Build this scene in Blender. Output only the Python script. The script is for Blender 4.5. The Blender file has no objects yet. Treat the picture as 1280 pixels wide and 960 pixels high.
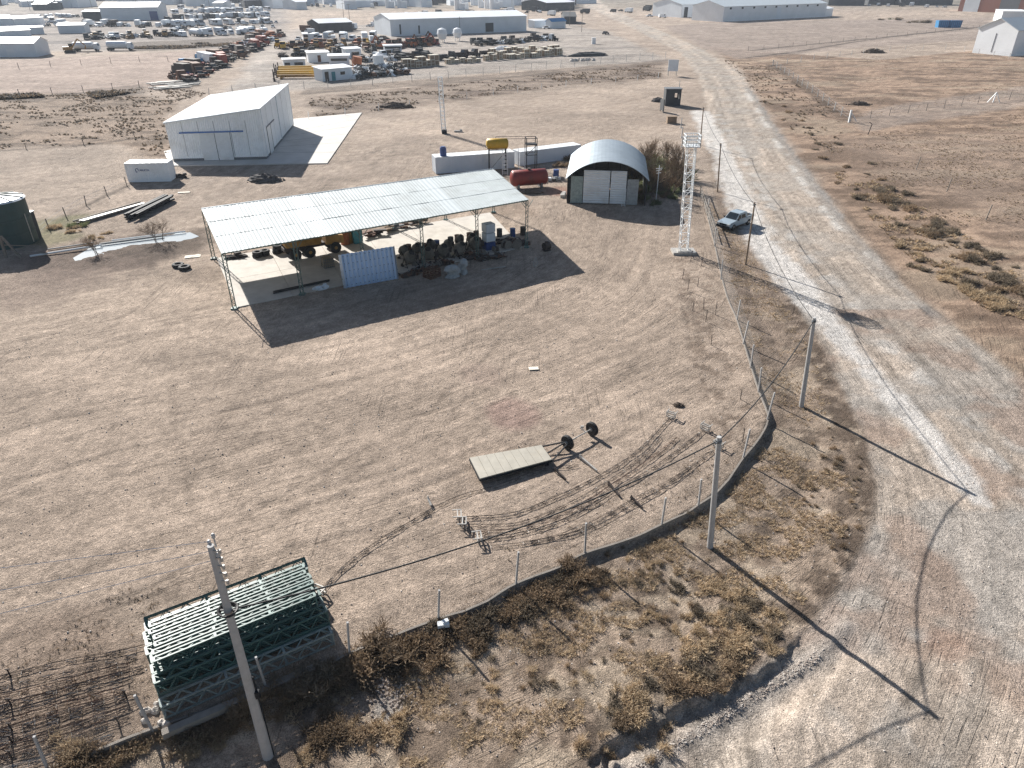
import bpy, bmesh, math, random
import numpy as np
from mathutils import Vector, Matrix
random.seed(7)
rng = random.Random(11)
scene = bpy.context.scene
COL = scene.collection
PI = math.pi
R = math.radians

# ------------------------------------------------------------------ camera model (real drone position)
CAM_H, PITCH, F = 26.5, 30.0, 888.0
_c, _s = math.cos(R(PITCH)), math.sin(R(PITCH))

def ray(px, py):
    a, b = (px-640)/F, (480-py)/F
    return (a, _c+b*_s, -_s+b*_c)

def at0(px, py, z=0.0):
    d = ray(px, py); t = (z-CAM_H)/d[2]
    return Vector((d[0]*t, d[1]*t, z))

# ------------------------------------------------------------------ numpy noise
def _h(ix, iy, seed):
    with np.errstate(over='ignore'):
        h = ix.astype(np.uint32)*np.uint32(374761393)+iy.astype(np.uint32)*np.uint32(668265263)+np.uint32((seed*1442695041) & 0xffffffff)
        h = (h ^ (h >> np.uint32(13)))*np.uint32(1274126177)
        h = h ^ (h >> np.uint32(16))
    return h.astype(np.float64)/4294967295.0

def vnoise(x, y, seed=0):
    fx, fy = np.floor(x), np.floor(y)
    ix, iy = fx.astype(np.int64), fy.astype(np.int64)
    u, v = x-fx, y-fy
    u = u*u*(3-2*u); v = v*v*(3-2*v)
    a, b = _h(ix, iy, seed), _h(ix+1, iy, seed)
    c, d = _h(ix, iy+1, seed), _h(ix+1, iy+1, seed)
    return (a*(1-u)+b*u)*(1-v)+(c*(1-u)+d*u)*v

def fbm(x, y, o=4, seed=0):
    t, a, n = 0, .5, 0
    for i in range(o):
        t = t+a*vnoise(x, y, seed+i*17); n += a; a *= .5; x = x*2.03+7.1; y = y*2.03+3.7
    return t/n

def sst(a, b, x):
    t = np.clip((x-a)/(b-a), 0, 1)
    return t*t*(3-2*t)

def gpts(pts):
    return np.array([at0(*p)[:2] for p in pts])

def poly_sd(X, Y, P):                      # signed distance, positive inside
    d2 = np.full(X.shape, 1e18); ins = np.zeros(X.shape, bool)
    n = len(P)
    for i in range(n):
        ax, ay = P[i]; bx, by = P[(i+1) % n]
        ex, ey = bx-ax, by-ay
        wx, wy = X-ax, Y-ay
        t = np.clip((wx*ex+wy*ey)/(ex*ex+ey*ey+1e-12), 0, 1)
        d2 = np.minimum(d2, (wx-ex*t)**2+(wy-ey*t)**2)
        c = ((ay > Y) != (by > Y))
        if ey != 0:
            ins ^= c & (X < ex*(Y-ay)/ey+ax)
    d = np.sqrt(d2)
    return np.where(ins, d, -d)

def line_uv(X, Y, P):                      # signed distance to a polyline and length along it
    d2 = np.full(X.shape, 1e18); U = np.zeros(X.shape); V = np.zeros(X.shape); L = 0
    for i in range(len(P)-1):
        ax, ay = P[i]; bx, by = P[i+1]
        ex, ey = bx-ax, by-ay; l = math.hypot(ex, ey)
        wx, wy = X-ax, Y-ay
        t = np.clip((wx*ex+wy*ey)/(l*l+1e-12), 0, 1)
        dd = (wx-ex*t)**2+(wy-ey*t)**2
        m = dd < d2
        d2 = np.where(m, dd, d2)
        U = np.where(m, np.sqrt(dd)*np.sign(ex*wy-ey*wx), U)
        V = np.where(m, L+t*l, V)
        L += l
    return U, V

def smooth_line(pts, k=6):                 # Catmull-Rom through points (any dimension)
    P = [Vector(p) for p in pts]; out = []
    for i in range(len(P)-1):
        p0 = P[max(i-1, 0)]; p1 = P[i]; p2 = P[i+1]; p3 = P[min(i+2, len(P)-1)]
        for j in range(k):
            t = j/k
            out.append(.5*((2*p1)+(-p0+p2)*t+(2*p0-5*p1+4*p2-p3)*t*t+(-p0+3*p1-3*p2+p3)*t*t*t))
    out.append(P[-1]); return out

# ------------------------------------------------------------------ ground layout
ROAD = gpts([(712,-5),(722,3),(790,35),(850,66),(872,95),(882,130),(890,165),(905,215),(930,275),(960,330),(990,375),(1025,430),(1055,485),(1082,545),(1095,600),(1086,660),(1056,715),(1008,775),(940,835),(850,872),(790,895),(745,940),(690,1050),(1400,1050),(1500,600),(1280,468),(1210,420),(1140,365),(1070,290),(1020,225),(975,165),(945,120),(925,90),(880,62),(820,36),(765,12),(740,-5)])
VERGE = gpts([(880,170),(893,240),(905,300),(925,400),(955,490),(962,535),(900,615),(800,672),(700,712),(600,757),(500,795),(430,825),(300,880),(190,915),(60,965),(60,1050),(690,1050),(745,940),(790,895),(850,872),(940,835),(1008,775),(1056,715),(1086,660),(1095,600),(1082,545),(1055,485),(1025,430),(990,375),(960,330),(930,275),(905,215),(890,165)])
LOWER = gpts([(915,380),(921,400),(930,430),(939,460),(948,488),(956,508),(960,522),(955,538),(944,555),(928,574),(905,606),(872,632),(827,656),(790,673),(731,692),(700,709),(645,730),(600,756),(548,774),(500,792),(437,817),(380,846),(290,878),(200,908),(100,946),(30,972),(30,1100),(1500,1100),(1500,600),(1280,468),(1140,365),(1000,330)])
GUTTER = gpts([(660,1100),(690,950),(745,925),(790,885),(850,862),(940,825),(1008,765),(1050,800),(930,900),(830,1000),(760,1100)])
PONDL = gpts([(106,317),(130,310),(160,303),(195,299),(232,296)])
WIND = np.array([p[:2] for p in smooth_line([at0(*p) for p in [(770,962),(786,953),(846,918),(910,879),(967,843),(1024,811),(1060,775)]])])

def hfun(X, Y):
    X = np.asarray(X, float); Y = np.asarray(Y, float)
    sd = poly_sd(X, Y, ROAD)
    nj = fbm(X*.8, Y*.8, 3, 5)-.5
    low = .34*sst(-.02, .22, poly_sd(X, Y, LOWER)+.1*nj)*(1-sst(42, 58, Y))           # ground outside the plinth lies lower
    drop = .06+.34*sst(-1.2, 0., poly_sd(X, Y, GUTTER))*(1-sst(19.8, 24, Y))*(.6+.8*fbm(X*.35, Y*.35, 2, 8))
    z = -np.maximum(low, .30*sst(0, 3, sd)*(1-sst(42, 70, Y))) - drop*sst(-.10, .45, sd+.9*nj+.9*(fbm(X*2.2, Y*2.2, 3, 6)-.5)*(Y < 45))*(1-sst(110, 150, Y))
    u, v = line_uv(X, Y, WIND)
    z = z+.11*np.exp(-(u/.40)**2)*(.5+fbm(X*1.5, Y*1.5, 2, 9))
    near = 1-sst(70, 140, Y)
    u, v = line_uv(X, Y, PONDL)
    z = z-.10*np.exp(-(u/1.5)**2)*(Y > 60)
    z = z+near*(.10*(fbm(X*.25, Y*.25, 3, 21)-.5)+.035*(fbm(X*1.7, Y*1.7, 3, 22)-.5))
    return z

def gz(x, y):
    return float(hfun(np.array([x]), np.array([y]))[0])

def at(px, py, z=None):
    """point of the ground seen at photo pixel (or of the level z)"""
    if z is not None: return at0(px, py, z)
    zz = 0.0
    for _ in range(4):
        p = at0(px, py, zz)
        if p.y > 160: return p
        zz = gz(p.x, p.y)
    return at0(px, py, zz)

# ------------------------------------------------------------------ materials
MATS = {}
def mat(name, col, rough=.7, metal=0., var=.18, scale=3., bump=0., spec=.5, stain=None, rand=0., alpha=None):
    if name in MATS: return MATS[name]
    m = bpy.data.materials.new(name); MATS[name] = m
    m.use_nodes = True
    nt = m.node_tree; N = nt.nodes; L = nt.links
    bs = N['Principled BSDF']
    bs.inputs['Roughness'].default_value = rough
    bs.inputs['Metallic'].default_value = metal
    bs.inputs['Specular IOR Level'].default_value = spec
    tc = N.new('ShaderNodeTexCoord')
    n1 = N.new('ShaderNodeTexNoise'); n1.inputs['Scale'].default_value = scale; n1.inputs['Detail'].default_value = 6; n1.inputs['Roughness'].default_value = .65
    L.new(tc.outputs['Object'], n1.inputs['Vector'])
    ramp = N.new('ShaderNodeMapRange'); ramp.inputs['From Min'].default_value = .3; ramp.inputs['From Max'].default_value = .7
    ramp.inputs['To Min'].default_value = 1-var; ramp.inputs['To Max'].default_value = 1+var
    L.new(n1.outputs['Fac'], ramp.inputs['Value'])
    hsv = N.new('ShaderNodeHueSaturation'); hsv.inputs['Color'].default_value = (*col, 1)
    if rand:
        oi = N.new('ShaderNodeObjectInfo'); mr = N.new('ShaderNodeMapRange')
        mr.inputs['To Min'].default_value = 1-rand; mr.inputs['To Max'].default_value = 1+rand
        L.new(oi.outputs['Random'], mr.inputs['Value'])
        mu = N.new('ShaderNodeMath'); mu.operation = 'MULTIPLY'
        L.new(mr.outputs[0], mu.inputs[0]); L.new(ramp.outputs[0], mu.inputs[1]); L.new(mu.outputs[0], hsv.inputs['Value'])
    else:
        L.new(ramp.outputs[0], hsv.inputs['Value'])
    out = hsv.outputs['Color']
    if stain:
        n2 = N.new('ShaderNodeTexNoise'); n2.inputs['Scale'].default_value = scale*.45; n2.inputs['Detail'].default_value = 8; n2.inputs['Roughness'].default_value = .7
        mp = N.new('ShaderNodeMapping'); mp.inputs['Location'].default_value = (5.2, 1.3, 8.8)
        L.new(tc.outputs['Object'], mp.inputs['Vector']); L.new(mp.outputs[0], n2.inputs['Vector'])
        r2 = N.new('ShaderNodeMapRange'); r2.inputs['From Min'].default_value = .52; r2.inputs['From Max'].default_value = .72; r2.inputs['To Max'].default_value = .8
        L.new(n2.outputs['Fac'], r2.inputs['Value'])
        mx = N.new('ShaderNodeMix'); mx.data_type = 'RGBA'; mx.inputs[7].default_value = (*stain, 1)
        L.new(r2.outputs[0], mx.inputs[0]); L.new(out, mx.inputs[6]); out = mx.outputs[2]
    L.new(out, bs.inputs['Base Color'])
    if bump:
        b = N.new('ShaderNodeBump'); b.inputs['Strength'].default_value = .6; b.inputs['Distance'].default_value = bump
        L.new(n1.outputs['Fac'], b.inputs['Height']); L.new(b.outputs[0], bs.inputs['Normal'])
    if alpha is not None:
        bs.inputs['Alpha'].default_value = alpha
    return m

mat('white_paint', (.74,.76,.77), .45, var=.06, scale=.8, stain=(.60,.58,.54))
mat('white_wall', (.87,.89,.90), .6, var=.05, scale=.5, stain=(.70,.70,.68))
mat('white_roof', (.50,.55,.58), .6, var=.05, scale=.5, stain=(.50,.53,.54), spec=.25)
mat('far_white', (.80,.82,.84), .5, var=.07, scale=.15, rand=.08)
mat('far_wall', (.68,.72,.76), .6, var=.08, scale=.15, rand=.1)
mat('galv', (.39,.425,.43), .6, .0, var=.10, scale=.9, spec=.25, stain=(.28,.295,.29), rand=.08)
mat('galv_clear', (.47,.51,.52), .5, .0, var=.05, scale=.9, spec=.3, rand=.05)
mat('galv_dull', (.33,.38,.42), .5, .4, var=.12, scale=.6)
mat('blue_paint', (.06,.16,.42), .5)
mat('blue_dark', (.03,.07,.22), .5)
mat('far_blue', (.05,.25,.50), .5)
mat('teal', (.03,.22,.26), .5)
mat('dark_gap', (.012,.013,.015), .9)
mat('black_steel', (.022,.024,.028), .7, .0, spec=.2)
mat('steel_grey', (.16,.17,.18), .65, .1, spec=.3)
mat('rusty', (.13,.06,.035), .8, .1, var=.4, scale=5, stain=(.05,.035,.03))
mat('rust_orange', (.33,.10,.03), .7, var=.3, scale=3)
mat('rust_dark', (.055,.042,.038), .8, .2, var=.4, scale=6)
mat('rebar', (.085,.065,.055), .75, .2, var=.35, scale=4)
mat('pale_steel', (.40,.38,.35), .5, .1, var=.2, scale=6)
mat('yellow_paint', (.55,.33,.02), .45, var=.15)
mat('ochre_paint', (.33,.17,.03), .5, var=.3, scale=2, stain=(.14,.08,.04))
mat('red_paint', (.23,.022,.014), .45, var=.2, scale=1.2, stain=(.12,.03,.02))
mat('far_red', (.28,.05,.03), .6)
mat('truss_green', (.07,.135,.12), .40, var=.3, scale=3, spec=.6, rand=.25, stain=(.10,.12,.10))
mat('truss_dusty', (.26,.32,.31), .6, var=.3, scale=4)
mat('tank_green', (.018,.055,.055), .5, var=.2, scale=1)
mat('panel_metal', (.50,.62,.80), .32, .75, var=.05, scale=1.5)
mat('concrete', (.45,.42,.38), .85, var=.14, scale=1.5, bump=.01, stain=(.36,.33,.29))
mat('concrete_pole', (.42,.41,.40), .85, var=.10, scale=4, stain=(.34,.33,.31))
mat('apron', (.54,.51,.47), .85, var=.12, scale=.35, stain=(.45,.41,.36))
mat('slab', (.50,.46,.41), .85, var=.14, scale=.7, stain=(.36,.32,.27))
mat('wood', (.24,.17,.115), .85, var=.3, scale=6)
mat('wood_grey', (.20,.175,.15), .9, var=.3, scale=6)
mat('crate_wood', (.33,.25,.17), .85, var=.25, scale=1)
mat('deck', (.40,.37,.31), .8, var=.12, scale=1.6, stain=(.42,.37,.29))
mat('rubber', (.018,.018,.019), .8)
mat('glass_dark', (.015,.022,.028), .12, spec=.6, var=.05)
mat('pickup_paint', (.36,.43,.48), .3, .2, var=.03)
mat('chrome', (.6,.6,.6), .25, .9)
mat('lamp_glass', (.75,.75,.72), .2)
mat('pale_card', (.72,.66,.55), .8)
mat('rubble', (.10,.092,.088), .95, var=.4, scale=2, bump=.05)
mat('soil_dark', (.11,.08,.06), .95, var=.4, scale=2, bump=.05)
mat('mixer_paint', (.17,.15,.125), .7, var=.35, scale=3, stain=(.12,.09,.07))
mat('mixer_green', (.12,.15,.12), .7, var=.35, scale=3, stain=(.10,.08,.07))
mat('tarp_grey', (.33,.34,.34), .8, var=.25, scale=3)
mat('brick', (.30,.13,.09), .85)
mat('far_dark', (.045,.05,.055), .8, var=.3, scale=.3)
mat('shrub_brown', (.265,.19,.122), .9, var=.35, scale=3, rand=.3)
mat('shrub_grey', (.20,.16,.115), .9, var=.3, scale=3, rand=.3)
mat('shrub_gold', (.47,.36,.235), .9, var=.25, scale=3, rand=.2)
mat('shrub_green', (.19,.205,.105), .9, var=.3, scale=3, rand=.25)
mat('bark', (.12,.09,.07), .9, var=.3, scale=6)
mat('stone', (.36,.30,.255), .9, var=.3, scale=1.3)
mat('stone_pale', (.55,.50,.45), .9, var=.2, scale=1.3)
mat('cable_black', (.012,.012,.013), .6)
mat('wire_bright', (.75,.75,.75), .3, .4)
mat('porcelain', (.50,.48,.46), .3)
mat('kerb', (.25,.22,.19), .9, var=.18, scale=2, stain=(.30,.26,.22))
mat('fence_wire', (.32,.32,.33), .5, .6)

def leafy(name, k=.36):
    m = MATS[name]; nt = m.node_tree; N = nt.nodes; L = nt.links; bs = N['Principled BSDF']; out = N['Material Output']
    src = bs.inputs['Base Color'].links[0].from_socket
    tr = N.new('ShaderNodeBsdfTranslucent'); L.new(src, tr.inputs['Color'])
    mx = N.new('ShaderNodeMixShader'); mx.inputs[0].default_value = k
    L.new(bs.outputs[0], mx.inputs[1]); L.new(tr.outputs[0], mx.inputs[2]); L.new(mx.outputs[0], out.inputs['Surface'])
for _n in ('shrub_brown','shrub_grey','shrub_gold','shrub_green'): leafy(_n)
def mesh_wire_mat():
    """woven chain-link: thin diagonal wires, open between them"""
    m = bpy.data.materials.new('chain_link'); MATS['chain_link'] = m; m.use_nodes = True
    nt = m.node_tree; N = nt.nodes; L = nt.links; bs = N['Principled BSDF']
    bs.inputs['Base Color'].default_value = (.16,.16,.16,1); bs.inputs['Roughness'].default_value = .6; bs.inputs['Metallic'].default_value = .4
    tc = N.new('ShaderNodeUVMap'); sep = N.new('ShaderNodeSeparateXYZ'); L.new(tc.outputs[0], sep.inputs[0])
    outs = []
    for sgn in ('ADD', 'SUBTRACT'):
        a = N.new('ShaderNodeMath'); a.operation = sgn; L.new(sep.outputs[0], a.inputs[0]); L.new(sep.outputs[1], a.inputs[1])
        b = N.new('ShaderNodeMath'); b.operation = 'MULTIPLY'; b.inputs[1].default_value = 11.; L.new(a.outputs[0], b.inputs[0])
        f = N.new('ShaderNodeMath'); f.operation = 'FRACT'; L.new(b.outputs[0], f.inputs[0])
        c = N.new('ShaderNodeMath'); c.operation = 'LESS_THAN'; c.inputs[1].default_value = .11; L.new(f.outputs[0], c.inputs[0])
        outs.append(c)
    mx = N.new('ShaderNodeMath'); mx.operation = 'MAXIMUM'; L.new(outs[0].outputs[0], mx.inputs[0]); L.new(outs[1].outputs[0], mx.inputs[1])
    L.new(mx.outputs[0], bs.inputs['Alpha'])
mesh_wire_mat()

# ------------------------------------------------------------------ mesh builder
class MB:
    def __init__(s): s.v = []; s.f = []; s.m = []; s.uv = None
    def add(s, vs, fs, mi=0):
        o = len(s.v); s.v += [tuple(p) for p in vs]
        s.f += [tuple(i+o for i in f) for f in fs]; s.m += [mi]*len(fs); return s
    def box(s, c, d, rz=0, mi=0, tilt=None):
        M3 = Matrix.Rotation(rz, 3, 'Z')
        if tilt: M3 = M3 @ Matrix.Rotation(tilt[1], 3, tilt[0])
        c = Vector(c)
        vs = [c+M3 @ Vector((sx*d[0]/2, sy*d[1]/2, sz*d[2]/2)) for sz in (-1,1) for sx, sy in ((-1,-1),(1,-1),(1,1),(-1,1))]
        return s.add(vs, [(3,2,1,0),(4,5,6,7),(0,1,5,4),(1,2,6,5),(2,3,7,6),(3,0,4,7)], mi)
    def bar(s, p, q, w, h=None, mi=0):
        p, q = Vector(p), Vector(q); h = h or w
        d = (q-p); 
        if d.length < 1e-6: return s
        d.normalize()
        up = Vector((0,0,1)) if abs(d.z) < .95 else Vector((1,0,0))
        x = d.cross(up).normalized()*w/2; y = x.normalized().cross(d).normalized()*h/2
        vs = [p-x-y, p+x-y, p+x+y, p-x+y, q-x-y, q+x-y, q+x+y, q-x+y]
        return s.add(vs, [(0,1,2,3),(7,6,5,4),(1,0,4,5),(2,1,5,6),(3,2,6,7),(0,3,7,4)], mi)
    def tri_bar(s, p, q, r, mi=0):
        return s.cyl(p, q, r, 3, mi, caps=False)
    def cyl(s, p, q, r, n=10, mi=0, r2=None, caps=True):
        p, q = Vector(p), Vector(q); r2 = r if r2 is None else r2
        d = (q-p).normalized(); a = Vector((0,0,1)) if abs(d.z) < .95 else Vector((1,0,0))
        x = d.cross(a).normalized(); y = d.cross(x)
        vs = []
        for c, rr in ((p, r), (q, r2)):
            for i in range(n):
                t = 2*PI*i/n; vs.append(c+x*rr*math.cos(t)+y*rr*math.sin(t))
        fs = [(i, (i+1) % n, n+(i+1) % n, n+i) for i in range(n)]
        if caps: fs += [tuple(range(n-1,-1,-1)), tuple(range(n, 2*n))]
        return s.add(vs, fs, mi)
    def tube(s, pts, r, n=5, mi=0):
        pts = [Vector(p) for p in pts]; vs = []; fs = []
        for k, p in enumerate(pts):
            d = (pts[min(k+1, len(pts)-1)]-pts[max(k-1, 0)]).normalized()
            a = Vector((0,0,1)) if abs(d.z) < .95 else Vector((1,0,0))
            x = d.cross(a).normalized(); y = d.cross(x)
            rr = r[k] if isinstance(r, (list, tuple)) else r
            vs += [p+x*rr*math.cos(2*PI*i/n)+y*rr*math.sin(2*PI*i/n) for i in range(n)]
        for k in range(len(pts)-1):
            fs += [(k*n+i, k*n+(i+1) % n, (k+1)*n+(i+1) % n, (k+1)*n+i) for i in range(n)]
        fs += [tuple(range(n-1,-1,-1)), tuple(range((len(pts)-1)*n, len(pts)*n))]
        return s.add(vs, fs, mi)
    def prism(s, prof, y0, y1, mi=0, ax='Y'):
        """profile of (a, z) points swept from y0 to y1"""
        n = len(prof)
        f = (lambda a, z, t: (a, t, z)) if ax == 'Y' else (lambda a, z, t: (t, a, z)) if ax == 'X' else (lambda a, z, t: (a, z, t))
        vs = [f(a, z, y0) for a, z in prof]+[f(a, z, y1) for a, z in prof]
        fs = [(i, (i+1) % n, n+(i+1) % n, n+i) for i in range(n)]+[tuple(range(n-1,-1,-1)), tuple(range(n, 2*n))]
        return s.add(vs, fs, mi)
    def lathe(s, prof, c=(0,0,0), n=14, mi=0, M3=None):
        c = Vector(c); vs = []; fs = []
        for r, z in prof:
            for i in range(n):
                t = 2*PI*i/n; p = Vector((r*math.cos(t), r*math.sin(t), z))
                if M3: p = M3 @ p
                vs.append(c+p)
        for k in range(len(prof)-1):
            fs += [(k*n+i, k*n+(i+1) % n, (k+1)*n+(i+1) % n, (k+1)*n+i) for i in range(n)]
        fs += [tuple(range(n-1,-1,-1)), tuple(range((len(prof)-1)*n, len(prof)*n))]
        return s.add(vs, fs, mi)
    def corr(s, P, n, amp, th=.02, mi=0):
        """corrugated sheet over the quad P (a->b across the ridges, a->d along them)"""
        a, b, c, d = [Vector(p) for p in P]
        nrm = (b-a).cross(d-a).normalized(); vs = []; fs = []
        for off in (0, -th):
            for i in range(n+1):
                t = i/n; k = amp*(1 if i % 2 else -1)
                vs += [a.lerp(b, t)+nrm*(k+off), d.lerp(c, t)+nrm*(k+off)]
        o = 2*(n+1)
        for i in range(n):
            fs += [(2*i, 2*i+2, 2*i+3, 2*i+1), (o+2*i, o+2*i+1, o+2*i+3, o+2*i+2), (2*i, o+2*i, o+2*i+2, 2*i+2), (2*i+1, 2*i+3, o+2*i+3, o+2*i+1)]
        fs += [(0, 1, o+1, o), (2*n, o+2*n, o+2*n+1, 2*n+1)]
        return s.add(vs, fs, mi)
    def blob(s, c, r, seed=0, n=8, flat=.6, mi=0, rough=.35):
        rr = random.Random(seed); vs = []; fs = []; rows = max(3, n//2)
        for j in range(rows):
            ph = PI/2*j/(rows-1)
            for i in range(n):
                t = 2*PI*i/n; k = 1-rough*rr.random()
                vs.append((c[0]+r[0]*k*math.cos(ph)*math.cos(t), c[1]+r[1]*k*math.cos(ph)*math.sin(t), c[2]+r[2]*(math.sin(ph)*k) - (.15*r[2] if j == 0 else 0)))
        for j in range(rows-1):
            fs += [(j*n+i, j*n+(i+1) % n, (j+1)*n+(i+1) % n, (j+1)*n+i) for i in range(n)]
        return s.add(vs, fs, mi)
    def mesh(s, name, mats, smooth=False):
        me = bpy.data.meshes.new(name); me.from_pydata(s.v, [], s.f)
        for m in (mats if isinstance(mats, (list, tuple)) else [mats]): me.materials.append(MATS[m] if isinstance(m, str) else m)
        me.polygons.foreach_set('material_index', s.m)
        if smooth: me.polygons.foreach_set('use_smooth', [True]*len(s.f))
        if s.uv:
            ul = me.uv_layers.new(name='UVMap'); ul.data.foreach_set('uv', [c for f in s.uv for p in f for c in p])
        me.update(); return me
    def build(s, name, mats, parent=None, smooth=False, loc=None, rz=0):
        o = bpy.data.objects.new(name, s.mesh(name, mats, smooth)); COL.objects.link(o)
        if parent: o.parent = parent
        if loc is not None: o.location = loc
        if rz: o.rotation_euler = (0,0,rz)
        return o

def tag(o, label=None, cat=None, group=None, kind=None):
    if label: o['label'] = label
    if cat: o['category'] = cat
    if group: o['group'] = group
    if kind: o['kind'] = kind
    return o

def thing(name, label, cat, loc=(0,0,0), rz=0, group=None):
    o = bpy.data.objects.new(name, None); COL.objects.link(o); o.empty_display_size = .3
    o.location = loc; o.rotation_euler = (0,0,rz)
    return tag(o, label, cat, group)

def dup(root, loc, rz=0, label=None, group=None, scale=None):
    def cp(o, par):
        c = o.copy(); COL.objects.link(c)
        if par is not None: c.parent = par
        for ch in list(o.children): cp(ch, c)
        return c
    r = cp(root, None); r.location = loc; r.rotation_euler = (0,0,rz)
    if scale: r.scale = (scale, scale, scale) if not isinstance(scale, (tuple, list)) else scale
    if label: r['label'] = label
    if group: r['group'] = group
    return r

def azim(a, b): return math.atan2(b[1]-a[1], b[0]-a[0])
ORD = ['first','second','third','fourth','fifth','sixth','seventh','eighth','ninth','tenth','eleventh','twelfth']
# ================================================================== GROUND
def build_ground():
    ys = [6.0]
    while ys[-1] < 4200:
        y = ys[-1]; ys.append(y+max(.11, .0056*y if y < 500 else .02*y))
    ys = np.array([-120., -40., -8.]+ys)
    s = np.linspace(-1.06, 1.06, 600)
    wide = np.where(ys > 5, ys+13, 120.)
    X = s[None,:]*wide[:,None]; Y = np.repeat(ys[:,None], len(s), 1)
    nr, nc = X.shape
    X = X.ravel(); Y = Y.ravel()
    Z = hfun(X, Y)
    n_big = fbm(X*.05, Y*.05, 4, 1); n_mid = fbm(X*.35, Y*.35, 4, 2); n_f = fbm(X*1.6, Y*1.6, 3, 3); n_c = vnoise(X*5, Y*5, 4)
    C = np.ones((len(X), 3))*np.array([.395,.312,.247])
    def mixc(col, w):
        nonlocal C
        w = np.clip(w, 0, 1)[:,None]; C = C*(1-w)+np.array(col)*w
    def reg(pts, soft, jit=1.5, seed=0, js=.3):
        sd = poly_sd(X, Y, gpts(pts))+jit*(fbm(X*js, Y*js, 3, 40+seed)-.5)*2
        return sst(-soft, soft, sd)
    C *= (.78+.44*fbm(X*.05, Y*.05, 5, 1))[:,None]
    # the yard: slightly greyer north, redder south-west
    mixc([.345,.284,.236], sst(75, 120, Y)*.6*(n_mid))
    # fields
    w = reg([(886,58),(930,88),(950,120),(980,165),(1025,225),(1075,290),(1145,365),(1215,420),(1280,468),(1700,620),(1700,62),(1230,62),(1100,75),(1000,68)], 1.2, 1., 1)
    scr = fbm(X*.12, Y*.30, 5, 61)
    mixc([.365,.255,.182], w*.9)
    mixc([.17,.118,.085], w*sst(.46, .62, scr)*.85); mixc([.16,.112,.08], w*sst(.52, .62, fbm(X*.5, Y*.9, 4, 66))*.6)
    mixc([.37,.29,.215], w*sst(.55, .7, fbm(X*.08+9, Y*.2, 4, 62))*.6)
    mixc([.35,.30,.265], reg([(1060,150),(1100,135),(1300,105),(1300,130),(1120,158),(1080,166)], 1.5, 1.5, 3)*.45)
    mixc([.31,.235,.185], reg([(1050,175),(1300,160),(1300,300),(1130,230)], 6, 4, 4, .1)*.5)
    w = reg([(830,33),(880,28),(1240,22),(1240,48),(1100,58),(920,74),(880,60)], 3, 2, 5, .1)
    mixc([.29,.235,.20], w*.8)
    w = reg([(-400,85),(0,76),(270,62),(310,66),(260,90),(200,112),(60,118),(-400,135)], 2.5, 2, 6, .1)
    mixc([.36,.275,.23], w*.85)
    w = reg([(-400,122),(130,116),(215,125),(212,205),(150,180),(0,188),(-400,196)], 2., 2.5, 7, .15)
    mixc([.26,.19,.14], w*.85); mixc([.12,.085,.06], w*sst(.47, .62, fbm(X*.2, Y*.35, 5, 63))*.85)
    mixc([.36,.29,.235], reg([(-300,188),(150,180),(168,232),(60,272),(-300,300)], 2, 2, 8)*.5)
    w = reg([(382,122),(600,100),(830,78),(826,98),(700,108),(560,128),(400,152)], 2., 2., 9, .2)
    mixc([.245,.19,.15], w*.8); mixc([.13,.095,.075], w*sst(.5, .66, fbm(X*.1, Y*.4, 5, 64))*.8)
    w = reg([(330,55),(380,32),(700,28),(760,40),(840,76),(600,92),(380,112),(280,120),(300,90)], 3., 3., 10, .1)
    mixc([.36,.32,.285], w*.8)
    mixc([.20,.185,.17], w*sst(.55, .72, fbm(X*.06, Y*.12, 4, 70))*.55)
    w = reg([(0,0),(360,0),(360,52),(320,60),(0,66),(-300,60),(-300,0)], 6, 6, 11, .05)
    mixc([.25,.225,.21], w*.7); mixc([.11,.10,.10], w*sst(.44, .62, fbm(X*.03, Y*.06, 4, 71))*.6)
    for P_, k_ in (([(160,53),(240,50),(335,45),(338,53),(240,61),(160,65)],.85),([(-60,118),(52,116),(56,126),(-60,130)],.8),([(105,112),(175,106),(185,116),(120,128)],.8),([(380,110),(560,97),(700,86),(835,74),(835,80),(700,92),(560,104),(380,118)],.5)):
        mixc([.115,.088,.07], reg(P_, 1., 2.5, 14, .15)*k_*(.5+.8*n_mid))
    # far plains
    far = sst(620, 800, Y)
    mixc([.25,.215,.175], far*.9); mixc([.13,.125,.10], far*sst(.5, .65, fbm(X*.008, Y*.016, 4, 72))*.7)
    # yard streaks along the way the lorries turn
    flow = np.array([p[:2] for p in smooth_line([at0(*p) for p in [(-300,760),(0,640),(160,590),(300,555),(450,520),(600,470),(720,425),(790,390),(830,350),(845,305),(835,240),(800,150)]], 4)])
    fu, fv = line_uv(X, Y, flow)
    yard = sst(-1.5, 1., -poly_sd(X, Y, VERGE))*sst(-1, 1, -poly_sd(X, Y, ROAD))*(1-sst(110, 140, Y))*sst(-2, 3, fu+32)*(X < 26)
    st = fbm(fu*1.1+3*n_mid, fv*.06, 4, 81); st2 = fbm(fu*3.2, fv*.12, 3, 82)
    pm = sst(.35, .65, n_big*.6+.4*fbm(X*.15, Y*.15, 3, 83)); C *= ((1+yard*(.42*(st-.5)+(.10+.38*pm)*(st2-.5)))*(1+.55*(fbm(X*.11, Y*.16, 5, 110)-.5)))[:,None]
    Z += yard*(.07*pm*(st2-.5)+.05*(st-.5)+.05*(fbm(X*2.4, Y*2.4, 3, 84)-.5))
    qq = random.Random(77)
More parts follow.
